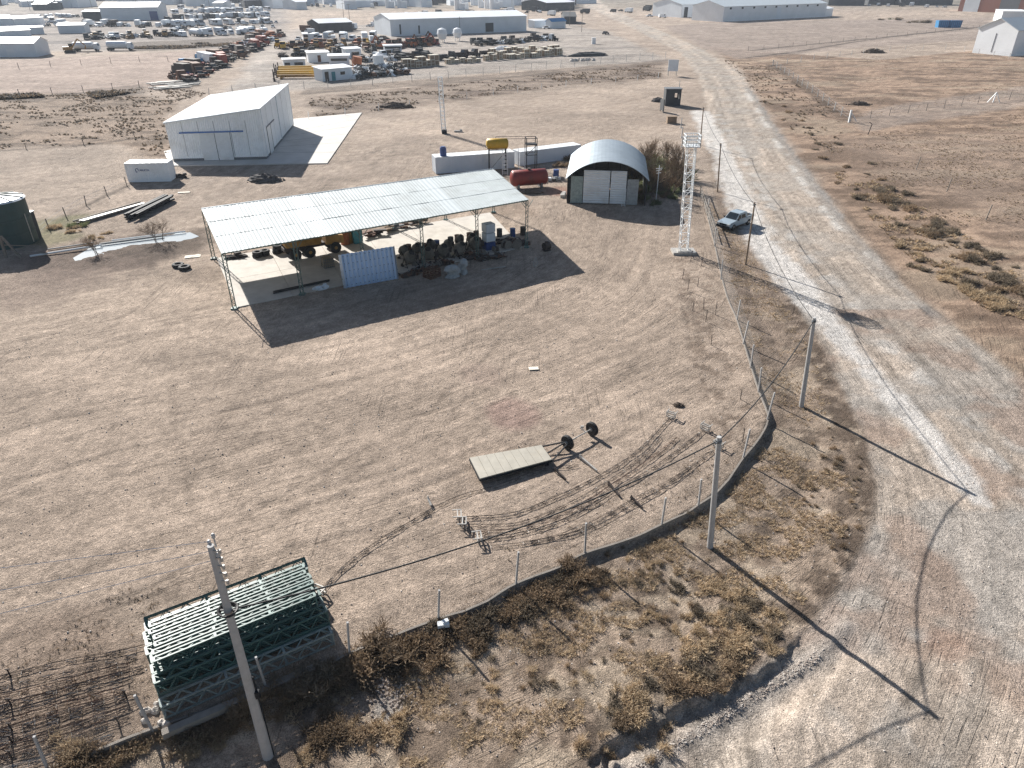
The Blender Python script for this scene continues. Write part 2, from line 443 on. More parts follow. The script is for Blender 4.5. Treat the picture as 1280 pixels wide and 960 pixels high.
    for _ in range(16):
        u0 = qq.uniform(-26, 20); v0 = qq.uniform(10, 100); ln = qq.uniform(15, 45); k = qq.uniform(.06, .20)*qq.choice((1,1,-.8)); wob = 1.6*(fbm(fv*.05, fv*0+u0, 2, int(u0*7) % 50+1)-.5)
        for du in (-.95, .95):
            g = np.exp(-((fu-u0-du-wob)/.2)**2)*sst(v0, v0+6, fv)*(1-sst(v0+ln, v0+ln+8, fv))*yard*(.3+.9*vnoise(fv*.9, fu*0+u0, 12))
            C *= (1-k*g)[:,None]; Z -= .05*g*(k > 0)
    # tyre ruts
    ruts = [([(-60,628),(0,605),(67,589),(150,562),(195,553)],.30,.5),([(-60,560),(0,540),(120,514),(220,500)],.25,.4),([(277,514),(360,495),(400,484),(520,452)],.3,.45),
            ([(45,412),(124,403),(165,390),(191,367),(180,356)],.2,.45),([(200,420),(230,395),(270,380),(310,385)],.2,.3),([(140,595),(270,570),(350,545)],.3,.4),
            ([(300,650),(430,575),(516,532),(563,485),(602,454),(633,415),(680,372)],.22,.4),([(330,665),(455,585),(540,540),(590,490),(630,455),(665,415)],.22,.3),
            ([(866,440),(855,390),(846,350)],.18,.5),([(880,440),(868,390),(860,345)],.18,.4),([(800,318),(812,340),(818,362)],.15,-.35),([(786,322),(799,345),(803,366)],.15,-.35),
            ([(-40,822),(0,805),(75,775),(130,755),(200,727),(250,697)],.2,.55),([(-40,830),(0,815),(80,784),(140,760),(205,738)],.15,.5),
            ([(210,440),(218,520),(235,580),(240,640)],.3,.25),([(150,690),(230,600),(290,520),(330,470)],.3,.2),([(500,640),(600,600),(700,540),(780,470),(820,420)],.35,.25),
            ([(455,200),(470,188),(500,180),(540,180),(580,190)],.4,.4),([(465,206),(485,196),(520,192),(560,200)],.4,.4),([(600,150),(680,140),(760,132),(820,118)],.5,.3),
            ([(250,420),(300,440),(380,452),(480,440),(600,405),(700,360)],.3,-.25),([(0,452),(90,440),(170,425),(240,395)],.3,.3),
            ([(270,118),(315,88),(352,55),(376,30)],3.5,-.35),([(920,80),(1000,70),(1100,52),(1240,36)],3.,-.35),([(935,72),(1000,64),(1100,48),(1240,32)],1.1,1.2),([(950,84),(1010,76),(1110,61),(1240,48)],.9,.7),([(940,63),(1000,57),(1050,52),(1110,46),(1200,37),(1245,31)],1.2,1.2),([(966,82),(990,98),(1018,118),(1040,136),(1061,152)],1.8,.9),([(0,120),(60,119),(130,114)],1.2,.9),([(380,117),(560,104),(700,90),(835,76)],.9,.7),([(-40,190),(45,186),(110,181),(175,172)],.5,.9),([(42,303),(75,276),(110,256),(160,232)],.5,.9),([(1130,160),(1290,150)],.6,.3),([(1100,200),(1200,185),(1290,170)],.4,.35),([(1150,200),(1230,215),(1290,225)],.4,.3),
            ([(730,240),(790,235),(840,250),(860,300)],.3,.3),([(600,232),(690,250),(760,275),(850,290)],.3,.2)]
    for pts, wd, k in ruts:
        P = np.array([p[:2] for p in smooth_line([at0(*p) for p in pts], 5)])
        u, v = line_uv(X, Y, P); u = u+.5*(n_mid-.5)
        g = np.exp(-(u/wd)**2)*(.4+.9*vnoise(v*.5, u*0, 33))
        C *= (1-.6*k*g)[:,None]
        if wd < .6: Z -= .06*k*g
    # verge
    sdv = poly_sd(X, Y, VERGE); w = sst(-.3, .6, sdv+.6*(n_f-.5))
    mixc([.335,.255,.192], w*.75); mixc([.125,.092,.068], w*sst(.46, .60, fbm(X*.9, Y*.9, 4, 91))*.7)
    mixc([.46,.37,.28], w*sst(.50, .62, fbm(X*.5+4, Y*.5, 4, 92))*.7)
    Z += w*(1-sst(70, 110, Y))*.12*(fbm(X*1.3, Y*1.3, 3, 93)-.5)
    up = sst(35, 60, Y)
    mixc([.20,.15,.12], w*up*.45)
    # road
    sdr = poly_sd(X, Y, ROAD); rd = sst(-.2, .5, sdr+.9*(n_mid-.5))
    mid = np.array([p[:2] for p in smooth_line([at0(*p) for p in [(730,0),(800,30),(865,66),(905,105),(925,150),(960,215),(1010,290),(1075,370),(1150,450),(1220,540),(1270,620),(1300,720),(1290,850),(1250,1000)]], 5)])
    ru, rv = line_uv(X, Y, mid)
    s1 = fbm(ru*.55, rv*.02, 4, 101); s2 = fbm(ru*1.8, rv*.05, 3, 102)
    mixc([.47,.39,.32], rd*.95)
    mixc([.36,.31,.262], rd*sst(.45, .60, s1)*.75)
    C *= (1+rd*(.75*(s2-.5)+.5*(fbm(ru*4.5, rv*.07, 3, 108)-.5)+.3*(n_mid-.5)))[:,None]
    jn = sst(18, 30, Y)*(1-sst(38, 55, Y))
    mixc([.385,.348,.31], rd*sst(.46, .58, fbm(X*.2+3, Y*.2, 5, 103))*(.5+.3*(Y < 45)))
    mixc([.33,.235,.18], rd*sst(.55, .68, fbm(X*.2+30, Y*.2, 4, 104))*.6*(Y < 60))
    P = np.array([p[:2] for p in smooth_line([at0(*p) for p in [(878,140),(895,172),(915,215),(936,262),(962,305),(1000,352),(1040,400),(1085,450),(1135,500),(1190,560),(1235,612)]], 4)])
    u, v = line_uv(X, Y, P)
    g = np.exp(-((u+.5-1.2*sst(70, 45, Y)*0)/(1.5+1.0*sst(48, 72, Y)))**2)*(1-.75*sst(62, 45, Y)*0)*(.80+.20*sst(40, 70, Y))*sst(24, 36, Y)
    mixc([.66,.625,.585], sst(.24, .56, g*(.05+.75*fbm(ru*1.1, rv*.22, 5, 105)+.55*fbm(X*1.3, Y*1.3, 4, 109)))*.85)
    mixc([.56,.535,.50], rd*.6*np.exp(-((u-3.0)/.9)**2)*sst(.45, .6, fbm(X*.4, Y*.4, 4, 106)))
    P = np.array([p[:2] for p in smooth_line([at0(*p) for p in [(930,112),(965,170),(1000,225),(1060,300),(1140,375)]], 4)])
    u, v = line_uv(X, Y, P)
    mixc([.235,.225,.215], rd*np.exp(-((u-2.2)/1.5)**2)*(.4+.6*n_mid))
    mixc([.62,.585,.54], rd*np.exp(-((u-.2)/.6)**2)*sst(.48, .6, fbm(X*.3, Y*.3, 3, 107))*.8)
    for pts, wd, k in (([(1062,272),(1110,328),(1180,396),(1290,470)],.45,.55),([(1070,300),(1130,362),(1200,428),(1290,500)],.3,.35),([(990,180),(1040,245),(1090,300)],.5,.35),([(1000,330),(1060,400),(1150,500),(1220,600)],.22,.4),([(985,300),(1045,375),(1130,470),(1200,570)],.2,.3),([(1050,330),(1120,410),(1210,510),(1290,610)],.25,.4),([(1060,330),(1135,410),(1225,510),(1300,600)],.25,.3),([(1100,500),(1110,560),(1090,640),(1060,730)],.3,.3),([(1125,500),(1140,570),(1120,660),(1080,760)],.25,.25)):
        u2, v2 = line_uv(X, Y, np.array([p[:2] for p in smooth_line([at0(*p) for p in pts], 5)])); u2 = u2+.5*(n_mid-.5)
        g2 = np.exp(-(u2/wd)**2)*(.35+.9*vnoise(v2*.4, u2*0, 34)); C *= (1-.6*k*g2)[:,None]; Z -= .04*g2*k
    w2 = reg([(838,325),(868,300),(885,320),(905,380),(930,450),(945,510),(905,560),(860,470),(848,390)], .8, 1.2, 31, .4)
    mixc([.20,.15,.115], w2*sst(.50, .64, fbm(X*1.6, Y*1.6, 4, 96))*.75); Z += w2*.07*(fbm(X*1.9, Y*1.9, 3, 97)-.5)
    # edges of the road: soft darker shoulder
    mixc([.115,.085,.064], sst(-2.6, -1.2, sdr+1.2*(n_mid-.5))*(1-sst(-.15, .35, sdr))*(Y < 62)*sst(.40, .56, fbm(X*1.2, Y*1.2, 4, 95))*(sdv > -.6)*.9)
    mixc([.40,.365,.33], np.exp(-(line_uv(X, Y, WIND)[0]/.6)**2)*.6)
    # stains and damp soil
    for (px, py, r, col, k) in [(640,517,1.9,(.27,.15,.14),.40),(600,470,2.,(.27,.19,.165),.25),(1190,800,1.2,(.30,.17,.12),.4),(1175,700,1.4,(.24,.17,.13),.4),
                                (120,320,9.,(.17,.125,.10),.7),(200,308,6.,(.12,.09,.07),.9),(155,316,6.,(.11,.082,.065),.9),(110,319,5.,(.12,.09,.07),.85),(235,300,4.,(.14,.105,.08),.8),(60,345,10.,(.22,.165,.135),.5),(75,280,4,(.14,.15,.06),.6),(60,300,4,(.16,.16,.07),.6),(250,345,3.,(.22,.17,.13),.5),
                                (490,878,.9,(.42,.40,.37),.6),(800,880,2.2,(.42,.34,.26),.5),(700,240,3,(.25,.12,.09),.6),(640,262,4,(.30,.22,.16),.4),(30,860,5,(.20,.145,.11),.45),(130,870,4,(.19,.14,.105),.45)]:
        p = at0(px, py); d = np.hypot(X-p.x, Y-p.y)/r+.9*(n_mid-.5)
        mixc(col, k*(1-sst(.5, 1.15, d)))
    C *= (.72+.56*n_f)[:,None]*(.82+.36*n_c)[:,None]
    C = np.clip(C*np.array([.97,.97,.97]), .02, .85)
    me = bpy.data.meshes.new('ground'); nv = len(X)
    co = np.empty((nv, 3)); co[:,0] = X; co[:,1] = Y; co[:,2] = Z
    idx = np.arange(nv).reshape(nr, nc)
    q = np.stack([idx[:-1,:-1], idx[:-1,1:], idx[1:,1:], idx[1:,:-1]], -1).reshape(-1, 4)
    me.vertices.add(nv); me.vertices.foreach_set('co', co.ravel())
    me.loops.add(q.size); me.loops.foreach_set('vertex_index', q.ravel().astype(np.int32))
    me.polygons.add(len(q)); me.polygons.foreach_set('loop_start', np.arange(0, q.size, 4, dtype=np.int32))
    me.polygons.foreach_set('loop_total', np.full(len(q), 4, dtype=np.int32))
    me.polygons.foreach_set('use_smooth', np.ones(len(q), bool))
    ca = me.attributes.new('Col', 'FLOAT_COLOR', 'POINT'); ca.data.foreach_set('color', np.concatenate([C, np.ones((nv,1))], 1).ravel().astype(np.float32))
    fa = me.attributes.new('flow', 'FLOAT_VECTOR', 'POINT')
    U = np.where(rd > .5, ru, fu); V = np.where(rd > .5, rv, fv)
    fa.data.foreach_set('vector', np.stack([U, V, yard], 1).ravel().astype(np.float32))
    ra = me.attributes.new('road', 'FLOAT', 'POINT'); ra.data.foreach_set('value', rd.astype(np.float32))
    me.update(); me.validate()
    o = bpy.data.objects.new('ground', me); COL.objects.link(o); o['kind'] = 'structure'
    # material
    m = bpy.data.materials.new('dirt_ground'); m.use_nodes = True; me.materials.append(m)
    nt = m.node_tree; N = nt.nodes; L = nt.links; bs = N['Principled BSDF']
    bs.inputs['Roughness'].default_value = .95; bs.inputs['Specular IOR Level'].default_value = .15
    col = N.new('ShaderNodeAttribute'); col.attribute_name = 'Col'
    fl = N.new('ShaderNodeAttribute'); fl.attribute_name = 'flow'
    ro = N.new('ShaderNodeAttribute'); ro.attribute_name = 'road'
    geo = N.new('ShaderNodeNewGeometry')
    def noise(vec, scale, det=4, rough=.6):
        n = N.new('ShaderNodeTexNoise'); n.inputs['Scale'].default_value = scale; n.inputs['Detail'].default_value = det; n.inputs['Roughness'].default_value = rough
        L.new(vec, n.inputs['Vector']); return n.outputs['Fac']
    def mrange(v, a, b, c, d):
        r = N.new('ShaderNodeMapRange'); r.inputs['From Min'].default_value = a; r.inputs['From Max'].default_value = b; r.inputs['To Min'].default_value = c; r.inputs['To Max'].default_value = d
        L.new(v, r.inputs['Value']); return r.outputs[0]
    def mul(a, b):
        n = N.new('ShaderNodeMath'); n.operation = 'MULTIPLY'
        for k, x in enumerate((a, b)):
            if isinstance(x, (int, float)): n.inputs[k].default_value = x
            else: L.new(x, n.inputs[k])
        return n.outputs[0]
    def add(a, b):
        n = N.new('ShaderNodeMath'); n.operation = 'ADD'; L.new(a, n.inputs[0])
        if isinstance(b, (int, float)): n.inputs[1].default_value = b
        else: L.new(b, n.inputs[1])
        return n.outputs[0]
    P = geo.outputs['Position']
    mp = N.new('ShaderNodeMapping'); mp.inputs['Scale'].default_value = (1., .06, .05); L.new(fl.outputs['Vector'], mp.inputs['Vector'])
    mpX = N.new('ShaderNodeMapping'); mpX.inputs['Scale'].default_value = (1.4, .05, .05); mpX.inputs['Rotation'].default_value = (0,0,.9); L.new(P, mpX.inputs['Vector'])
    nL = noise(mp.outputs[0], 9., 2, .5); nX = noise(mpX.outputs[0], 4., 2, .5); nM = noise(P, .09, 3, .6); nM2 = noise(P, .13, 2, .6)
    nA = noise(P, 4.5, 5, .75); nB = noise(P, 16., 3, .7); nC = noise(P, .5, 4); nS = noise(mp.outputs[0], 4.5, 4, .65)
    v = mul(mrange(nA, .3, .7, .70, 1.30), mrange(nB, .3, .7, .50, 1.50))
    v = mul(v, mrange(nS, .3, .7, .93, 1.07))
    vo = N.new('ShaderNodeTexVoronoi'); vo.inputs['Scale'].default_value = 4.5; L.new(P, vo.inputs['Vector'])
    speck = mrange(vo.outputs['Distance'], .10, .2, 1., 0.)
    sepc = N.new('ShaderNodeSeparateColor'); L.new(vo.outputs['Color'], sepc.inputs[0])
    sel = mrange(sepc.outputs[0], .80, .82, 0., 1.)
    peb = mul(speck, sel)
    lines = mul(mrange(nL, .57, .66, 0., 1.), mrange(nM, .40, .58, 0., .36)); lx = mul(mrange(nX, .58, .66, 0., 1.), mrange(nM2, .50, .62, 0., .26))
    v = mul(v, mrange(add(lines, lx), 0, 1, 1., 0.)); v = add(v, mul(peb, 1.1))
    # slab joints of the old paved road
    sep = N.new('ShaderNodeSeparateXYZ'); L.new(fl.outputs['Vector'], sep.inputs[0])
    def joint(src, per, w):
        d = N.new('ShaderNodeMath'); d.operation = 'MULTIPLY_ADD'; L.new(src, d.inputs[0]); d.inputs[1].default_value = 1/per
        L.new(mrange(nC, 0, 1, -.12, .12), d.inputs[2])
        f = N.new('ShaderNodeMath'); f.operation = 'PINGPONG'; f.inputs[1].default_value = .5; L.new(d.outputs[0], f.inputs[0])
        return mrange(f.outputs[0], w*.4, w, 1., 0.)
    j = N.new('ShaderNodeMath'); j.operation = 'MAXIMUM'; L.new(joint(sep.outputs[0], 3.1, .022), j.inputs[0]); L.new(joint(sep.outputs[1], 4.2, .016), j.inputs[1])
    jj = mul(mul(j.outputs[0], ro.outputs['Fac']), mrange(noise(P, .18, 3), .45, .58, 0., .5))
    v = mul(v, mrange(jj, 0, 1, 1., .45))
    mx = N.new('ShaderNodeVectorMath'); mx.operation = 'SCALE'; L.new(col.outputs['Vector'], mx.inputs[0]); L.new(v, mx.inputs['Scale'])
    L.new(mx.outputs[0], bs.inputs['Base Color'])
    h = add(add(add(mul(add(lines, lx), -.05), mul(nA, .062)), mul(nB, .042)), add(mul(nS, .014), mul(peb, .04)))
    b = N.new('ShaderNodeBump'); b.inputs['Strength'].default_value = .95; b.inputs['Distance'].default_value = 2.3
    L.new(h, b.inputs['Height']); L.new(b.outputs[0], bs.inputs['Normal'])
build_ground()
# ================================================================== OPEN SHED
def open_shed():
    H = 5.35
    FL, FR, BL, BR = at0(277,317,H), at0(660.5,250,H), at0(252,262,H), at0(617,212,H)
    base = Vector((FL.x, FL.y, 0))
    def P(s, t, z): 
        p = FL.lerp(FR, s).lerp(BL.lerp(BR, s), t); return Vector((p.x-base.x, p.y-base.y, z))
    root = thing('open_shed', 'long open-sided shed with a flat pale corrugated metal roof on lattice posts', 'shed', base)
    cuts = [(0,.262,'galv'),(.262,.315,'galv_clear'),(.315,.70,'galv'),(.70,.748,'galv_clear'),(.748,1,'galv')]
    o_ = .004
    q_ = random.Random(4); sheets = []
    for a, b, m in cuts:
        n_ = max(1, round((b-a)*30)); sheets += [(a+(b-a)*i/n_, a+(b-a)*(i+1)/n_, m) for i in range(n_)]
    for a, b, m in sheets:
      for t0, t1 in ((-o_,.345),(.335,.675),(.665,1+o_)):
        mb = MB(); e1, e2 = q_.uniform(-.012,.012), q_.uniform(-.012,.012); tt = t0*.02
        mb.corr([P(a,t0+q_.uniform(-.002,.002),H+.05+e1+tt), P(b+.0015,t0,H+.05+e1+tt), P(b+.0015,t1,H+.03+e2+tt), P(a,t1,H+.03+e2+tt)], 6, .013)
        mb.build('skylight_sheet' if 'clear' in m else 'roof_sheet', m, root)
    mb = MB()                                                   # purlins and edge trusses under the sheets
    for t in (0.01,.2,.4,.6,.8,.99): mb.bar(P(0,t,H-.07), P(1,t,H-.07), .08, .12)
    mb.build('purlins', 'truss_green', root)
    ss = [0.004,.2,.4,.6,.8,.996]
    for s in ss:
        mb = MB()
        mb.bar(P(s,.01,H-.16), P(s,.99,H-.16), .07); mb.bar(P(s,.01,H-.62), P(s,.99,H-.62), .07)
        for k in range(24): mb.bar(P(s,.01+.98*k/24,H-.16 if k%2 else H-.62), P(s,.01+.98*(k+1)/24,H-.62 if k%2 else H-.16), .035)
        mb.build('roof_truss', 'truss_green', root)
    for s in ss:
        for t in (.01,.99):
            mb = MB(); c = P(s,t,0); u = (P(1,t,0)-P(0,t,0)).normalized()*.15
            g = gz(base.x+c.x, base.y+c.y)
            mb.bar(c-u+Vector((0,0,g-.05)), c-u+Vector((0,0,H-.1)), .07); mb.bar(c+u+Vector((0,0,g-.05)), c+u+Vector((0,0,H-.1)), .07)
            for k in range(16):
                z0, z1 = .1+k*.32, .1+(k+1)*.32; sg = 1 if k % 2 else -1
                mb.bar(c+u*sg+Vector((0,0,z0)), c-u*sg+Vector((0,0,z1)), .04)
            mb.box(c+Vector((0,0,g+.06)), (.55,.55,.14))
            if t < .5:
                mb.bar(c+u+Vector((0,0,H-.9)), c+u*5+Vector((0,0,H-.12)), .045); mb.bar(c-u+Vector((0,0,H-.9)), c-u*5+Vector((0,0,H-.12)), .045)
            mb.build('lattice_post', 'truss_green', root)
    mb = MB(); mb.bar(P(0,1.012,H+.03), P(1,1.012,H+.03), .12, .14); mb.build('gutter', 'galv_dull', root)
    # floor
    mb = MB(); z = .10
    N = 6
    for i in range(N):
        for j in range(2):
            a, b = .012+i*.97/N, .012+(i+1)*.97/N-.0012
            t0, t1 = (.015,.5) if j == 0 else (.503,.985)
            q = [P(a,t0,0), P(b,t0,0), P(b,t1,0), P(a,t1,0)]
            mb.add([p+Vector((0,0,z)) for p in q]+[p-Vector((0,0,.15)) for p in q], [(0,1,2,3),(0,4,5,1),(1,5,6,2),(2,6,7,3),(3,7,4,0)])
    fl = mb.build('shed_floor', 'slab', loc=base); fl['kind'] = 'structure'
    return base, P
SB, SP = open_shed()
def sw(s, t, z=.1):                              # world point on the shed floor
    p = SP(s, t, z); return Vector((p.x+SB.x, p.y+SB.y, z))
SAZ = azim(sw(0,0), sw(1,0))

# leaning corrugated panel
a, b = at(430,361), at(499,349)
root = thing('corrugated_panel', 'big corrugated metal panel standing upright in the shade before the shed', 'panel', a, azim(a,b))
L_ = (b-a).length
mb = MB(); mb.corr([(0,0,.03), (L_,0,.03), (L_,.55,3.25), (0,.55,3.25)], 26, .12); mb.build('sheet', 'panel_metal', root)
mb = MB()
for k in (.25,.9,1.6,2.3,3.0): mb.bar((0,.17*k+.1,k), (L_,.17*k+.1,k), .06)
for x in (.4,L_/2,L_-.4): mb.bar((x,.14,.02), (x,.66,3.1), .07); mb.bar((x,.62,2.9), (x,1.9,.02), .06)
mb.build('frame', 'steel_grey', root)

# dump truck under the roof
def wheel(mb_t, mb_r, c, r, w, axis='Y', n=16):
    c = Vector(c); d = Vector((0,w/2,0)) if axis == 'Y' else Vector((w/2,0,0))
    M3 = Matrix.Rotation(PI/2, 3, 'X') if axis == 'Y' else Matrix.Rotation(PI/2, 3, 'Y')
    mb_t.lathe([(r*.58,-w/2),(r*.93,-w/2),(r,-w*.32),(r,w*.32),(r*.93,w/2),(r*.58,w/2)], c, n, 0, M3)
    mb_r.lathe([(r*.2,-w*.53),(r*.57,-w*.42),(r*.57,w*.42),(r*.2,w*.53)], c, n, 0, M3)
c = at(392,322,.1)
root = thing('dump_truck', 'ochre yellow dump truck with big tyres parked under the shed roof', 'dump truck', (c.x-.4,c.y+1.2,.1), SAZ)
mb = MB(); mb.box((0,0,1.05), (6.2,1.1,.35)); mb.box((-2.2,0,.9), (.5,2.2,.3)); mb.build('chassis', 'rust_dark', root)
mb = MB(); mb.prism([(-3.0,1.5),(-3.3,2.7),(1.1,2.7),(.7,1.35)], -1.25, 1.25); mb.box((-1.0,-1.28,2.0), (.12,.06,1.2)); mb.box((.1,-1.28,2.0), (.12,.06,1.2)); mb.box((-2.1,-1.28,2.0), (.12,.06,1.2)); mb.build('tipper_body', 'ochre_paint', root)
mb = MB(); mb.prism([(1.35,1.1),(1.35,2.75),(2.3,2.75),(2.75,1.95),(3.3,1.85),(3.3,1.0)], -1.1, 1.1); cab = mb.build('cab', 'ochre_paint', root)
mb = MB(); mb.box((1.85,-1.12,2.3), (.7,.03,.6)); mb.box((2.58,0,2.35), (.05,1.7,.6), tilt=('Y',-.5)); mb.build('window', 'glass_dark', cab)
for x in (-2.1,-.55,2.3):
    for y in (-1.05,1.05):
        a_, b_ = MB(), MB(); wheel(a_, b_, (x,y,.62), .62, .42); w = a_.build('wheel', 'rubber', root); b_.build('rim', 'ochre_paint', w)

def simple(name, label, cat, build, mats, loc, rz=0, group=None, smooth=False):
    mb = MB(); build(mb); o = mb.build(name, mats, loc=loc, rz=rz, smooth=smooth); return tag(o, label, cat, group)

# wire crate by the truck
c = at(410,333,.1)
def f(mb):
    mb.box((0,0,.55), (1.0,.9,.9))
    for x in np.linspace(-.53,.53,6): mb.bar((x,-.48,0), (x,-.48,1.15), .03, mi=1); mb.bar((x,.48,0), (x,.48,1.15), .03, mi=1)
    for z in (.05,.3,.6,.9,1.13):
        mb.bar((-.53,-.48,z), (.53,-.48,z), .03, mi=1); mb.bar((-.53,.48,z), (.53,.48,z), .03, mi=1)
        mb.bar((-.53,-.48,z), (-.53,.48,z), .03, mi=1); mb.bar((.53,-.48,z), (.53,.48,z), .03, mi=1)
simple('wire_crate', 'square wire cage crate beside the yellow truck wheel', 'crate', f, ['crate_wood','steel_grey'], c, SAZ)

# cement mixers
def make_mixer():
    r = thing('cement_mixer', 'x', 'cement mixer')
    M3 = Matrix.Rotation(R(35), 3, 'X')
    mb = MB(); mb.lathe([(.25,-.62),(.52,-.5),(.64,-.1),(.62,.15),(.34,.66),(.36,.70)], (0,0,1.05), 16, 0, M3)
    d = mb.build('drum', 'mixer_paint', r, smooth=True)
    mb = MB(); mb.lathe([(.31,.69),(.31,.705)], (0,0,1.05), 16, 0, M3); mb.build('mouth', 'dark_gap', d)
    mb = MB()
    for x in (-.7,.7): mb.bar((x,-.5,.05), (x,0,1.1), .08); mb.bar((x,.5,.05), (x,0,1.1), .08); mb.bar((x,-.55,.08), (x,.6,.08), .08)
    mb.bar((-.7,0,1.05), (.7,0,1.05), .09); mb.bar((-.7,.5,.1), (.7,.5,.1), .08); mb.box((.85,.1,.85), (.35,.5,.5)); mb.build('frame', 'rust_dark', r)
    for x in (-.78,.78):
        a_, b_ = MB(), MB(); wheel(a_, b_, (x,.35,.22), .22, .12, 'X', 12); w = a_.build('wheel', 'rubber', r); b_.build('rim', 'rusty', w)
    return r
mix0 = make_mixer()
mixes = [((513,327),.2,'pale cement mixer with tilted drum beside the standing corrugated panel'),((536,322),-.4,'squat cement mixer with wide drum behind the rusty crate'),((554,318),.1,'cement mixer with its dark mouth turned up behind the grey sacks'),((575,316),.5,'cement mixer standing just past the grey sacks'),((594,309),-.1,'last cement mixer of the row, beside the blue crate stack')]
for i, (px, a, lb) in enumerate(mixes):
    o = mix0 if i == 0 else dup(mix0, (0,0,0))
    o.location = at(px[0], px[1]+6); o.rotation_euler = (0,0,SAZ+a); o['label'] = lb; o['group'] = 'cement mixers at the shed front'
    o.scale = (1.0,)*3
# crates, sacks, junk in front of the slab
def crate_mesh(mb, w=1.1, d=.9, h=.9, n=4):
    for z in np.linspace(.08, h, n):
        for sx in (-1,1): mb.bar((sx*w/2,-d/2,z), (sx*w/2,d/2,z), .03, .13)
        for sy in (-1,1): mb.bar((-w/2,sy*d/2,z), (w/2,sy*d/2,z), .03, .13)
    for sx in (-1,1):
        for sy in (-1,1): mb.bar((sx*w/2*.96,sy*d/2*.96,0), (sx*w/2*.96,sy*d/2*.96,h+.05), .08)
    for k in np.linspace(-w/2*.9, w/2*.9, 6): mb.box((k,0,.08), (.13,d,.04)); mb.box((k,0,h), (.1,d,.03))
simple('crate', 'rusty slatted crate tipped in the shade before the mixers', 'crate', lambda m: crate_mesh(m, 1.4, 1.1, .85), 'rusty', at(540,346), SAZ+.3)
def sack(mb):
    for k, (x, y, z) in enumerate([(0,0,0),(.15,.1,.42),(-.1,-.1,.8)]): mb.blob((x,y,z+.06), (.85,.6,.5), k+3, 12, rough=.22)
simple('sack_pile', 'slumped pale grey sack heap on the dark gravel', 'sack pile', sack, 'tarp_grey', at(566,346), .4)
simple('sack_pile', 'taller pale grey bundle just right of the slumped sacks', 'sack pile', sack, 'tarp_grey', at(579,341), 1.9).scale = (.8,.8,1.15)
root = thing('crate_stack', 'tall blue and white crate stack under the shed edge by the mixers', 'crate stack', at(611,312), SAZ)
for k in range(3):
    mb = MB(); mb.box((0,0,.5+k*1.02), (1.15,1.0,.9)); 
    for x in (-.5,-.25,0,.25,.5): mb.box((x,-.52,.5+k*1.02), (.06,.04,.92))
    mb.build('crate', 'far_wall' if k else 'blue_dark', root)
for k, (px, s_, lb) in enumerate([((632,304),1.5,'heap of rusty machine scrap beneath the shed eave'),((650,306),1.2,'lower rusty scrap heap by the corner lattice post'),((622,322),.7,'small tangle of pale and rusty fittings on the shaded gravel'),((525,339),.8,'dark heap of hose between the mixers and the panel'),((552,330),1.2,'rusty heap wedged between the mixers near the tipped crate'),((588,322),1.3,'rusty heap in front of the last mixers'),((606,324),1.0,'low dark heap just left of the pale lying pole'),((512,344),.9,'small rusty heap at the corner of the standing panel')]):
    rr = random.Random(50+k); mb = MB()
    mb.blob((0,0,0), (s_,s_*.7,s_*.45), k, 10, rough=.5)
    for _ in range(26):
        x, y = rr.uniform(-s_,s_), rr.uniform(-s_*.7,s_*.7); z = max(.06, s_*.5*(1-abs(x)/s_)); a = rr.uniform(0,PI)
        if rr.random() < .5: mb.box((x,y,z*rr.random()+.1), (rr.uniform(.15,.6),rr.uniform(.1,.3),rr.uniform(.08,.4)), a, rr.randrange(2), ('X', rr.uniform(-.6,.6)))
        else: mb.bar((x,y,z*rr.random()+.05), (x+rr.uniform(-.7,.7),y+rr.uniform(-.6,.6),z*rr.random()+.3), rr.uniform(.03,.09), mi=rr.randrange(3))
    tag(mb.build('scrap_heap', ['rust_dark','rusty','steel_grey'], loc=at(*px), rz=SAZ), lb, 'scrap heap')
def ring(mb): 
    pts = [(.45*math.cos(t), .05*math.sin(2*t), .47+.45*math.sin(t)) for t in np.linspace(0, 2*PI, 25)]
    mb.tube(pts, .035, 5)
    for t in range(4): mb.bar((.44*math.cos(t*PI/4),0,.47+.44*math.sin(t*PI/4)), (-.44*math.cos(t*PI/4),0,.47-.44*math.sin(t*PI/4)), .018)
simple('spoked_hoop', 'thin pale spoked wheel rim standing beside the scrap', 'wheel rim', ring, 'pale_steel', at(669,333), 1.1)
def tyre(mb, r=.5, w=.28):
    mb.lathe([(r*.55,.02),(r*.9,0),(r,w*.25),(r,w*.75),(r*.9,w),(r*.55,w*.98),(r*.5,w*.5)], (0,0,0), 18)
simple('motor', 'small black motor standing just outside the shed corner post', 'motor', lambda m: (m.cyl((-.35,0,.5),(.35,0,.5),.42,14), m.box((0,0,.06),(.8,.6,.12)), m.cyl((.35,0,.5),(.55,0,.5),.12,8), m.box((0,0,.95),(.3,.3,.15))), 'rust_dark', at(683,313), .6)
simple('pole', 'thin pale pole lying in the roof shadow', 'pole', lambda m: m.cyl((0,0,.06),((at(632,334)-at(602,338)).length,0,.06),.05,6), 'pale_steel', at(602,338), azim(at(602,338),at(632,334)))
a, b = at(342,367), at(412,352)
for k in range(2):
    tag(MB().bar((0,0,.2), ((b-a).length,0,.2+.02*k), .12).build('steel_bar', 'black_steel', loc=a+Vector((.1*k,-.35*k,0)), rz=azim(a,b)+.03*k), ['long black steel bar on the shaded floor edge','black steel bar lying just outside the longer one'][k], 'steel bar')
simple('plastic_sheet', 'crumpled pale blue plastic sheet on the shaded slab edge', 'plastic sheet', lambda m: (m.blob((0,0,0),(.9,.5,.35),8,12,rough=.6), m.blob((.6,.2,0),(.4,.4,.5),9,10,rough=.5)), 'far_wall', at(399,361,.1), .2)
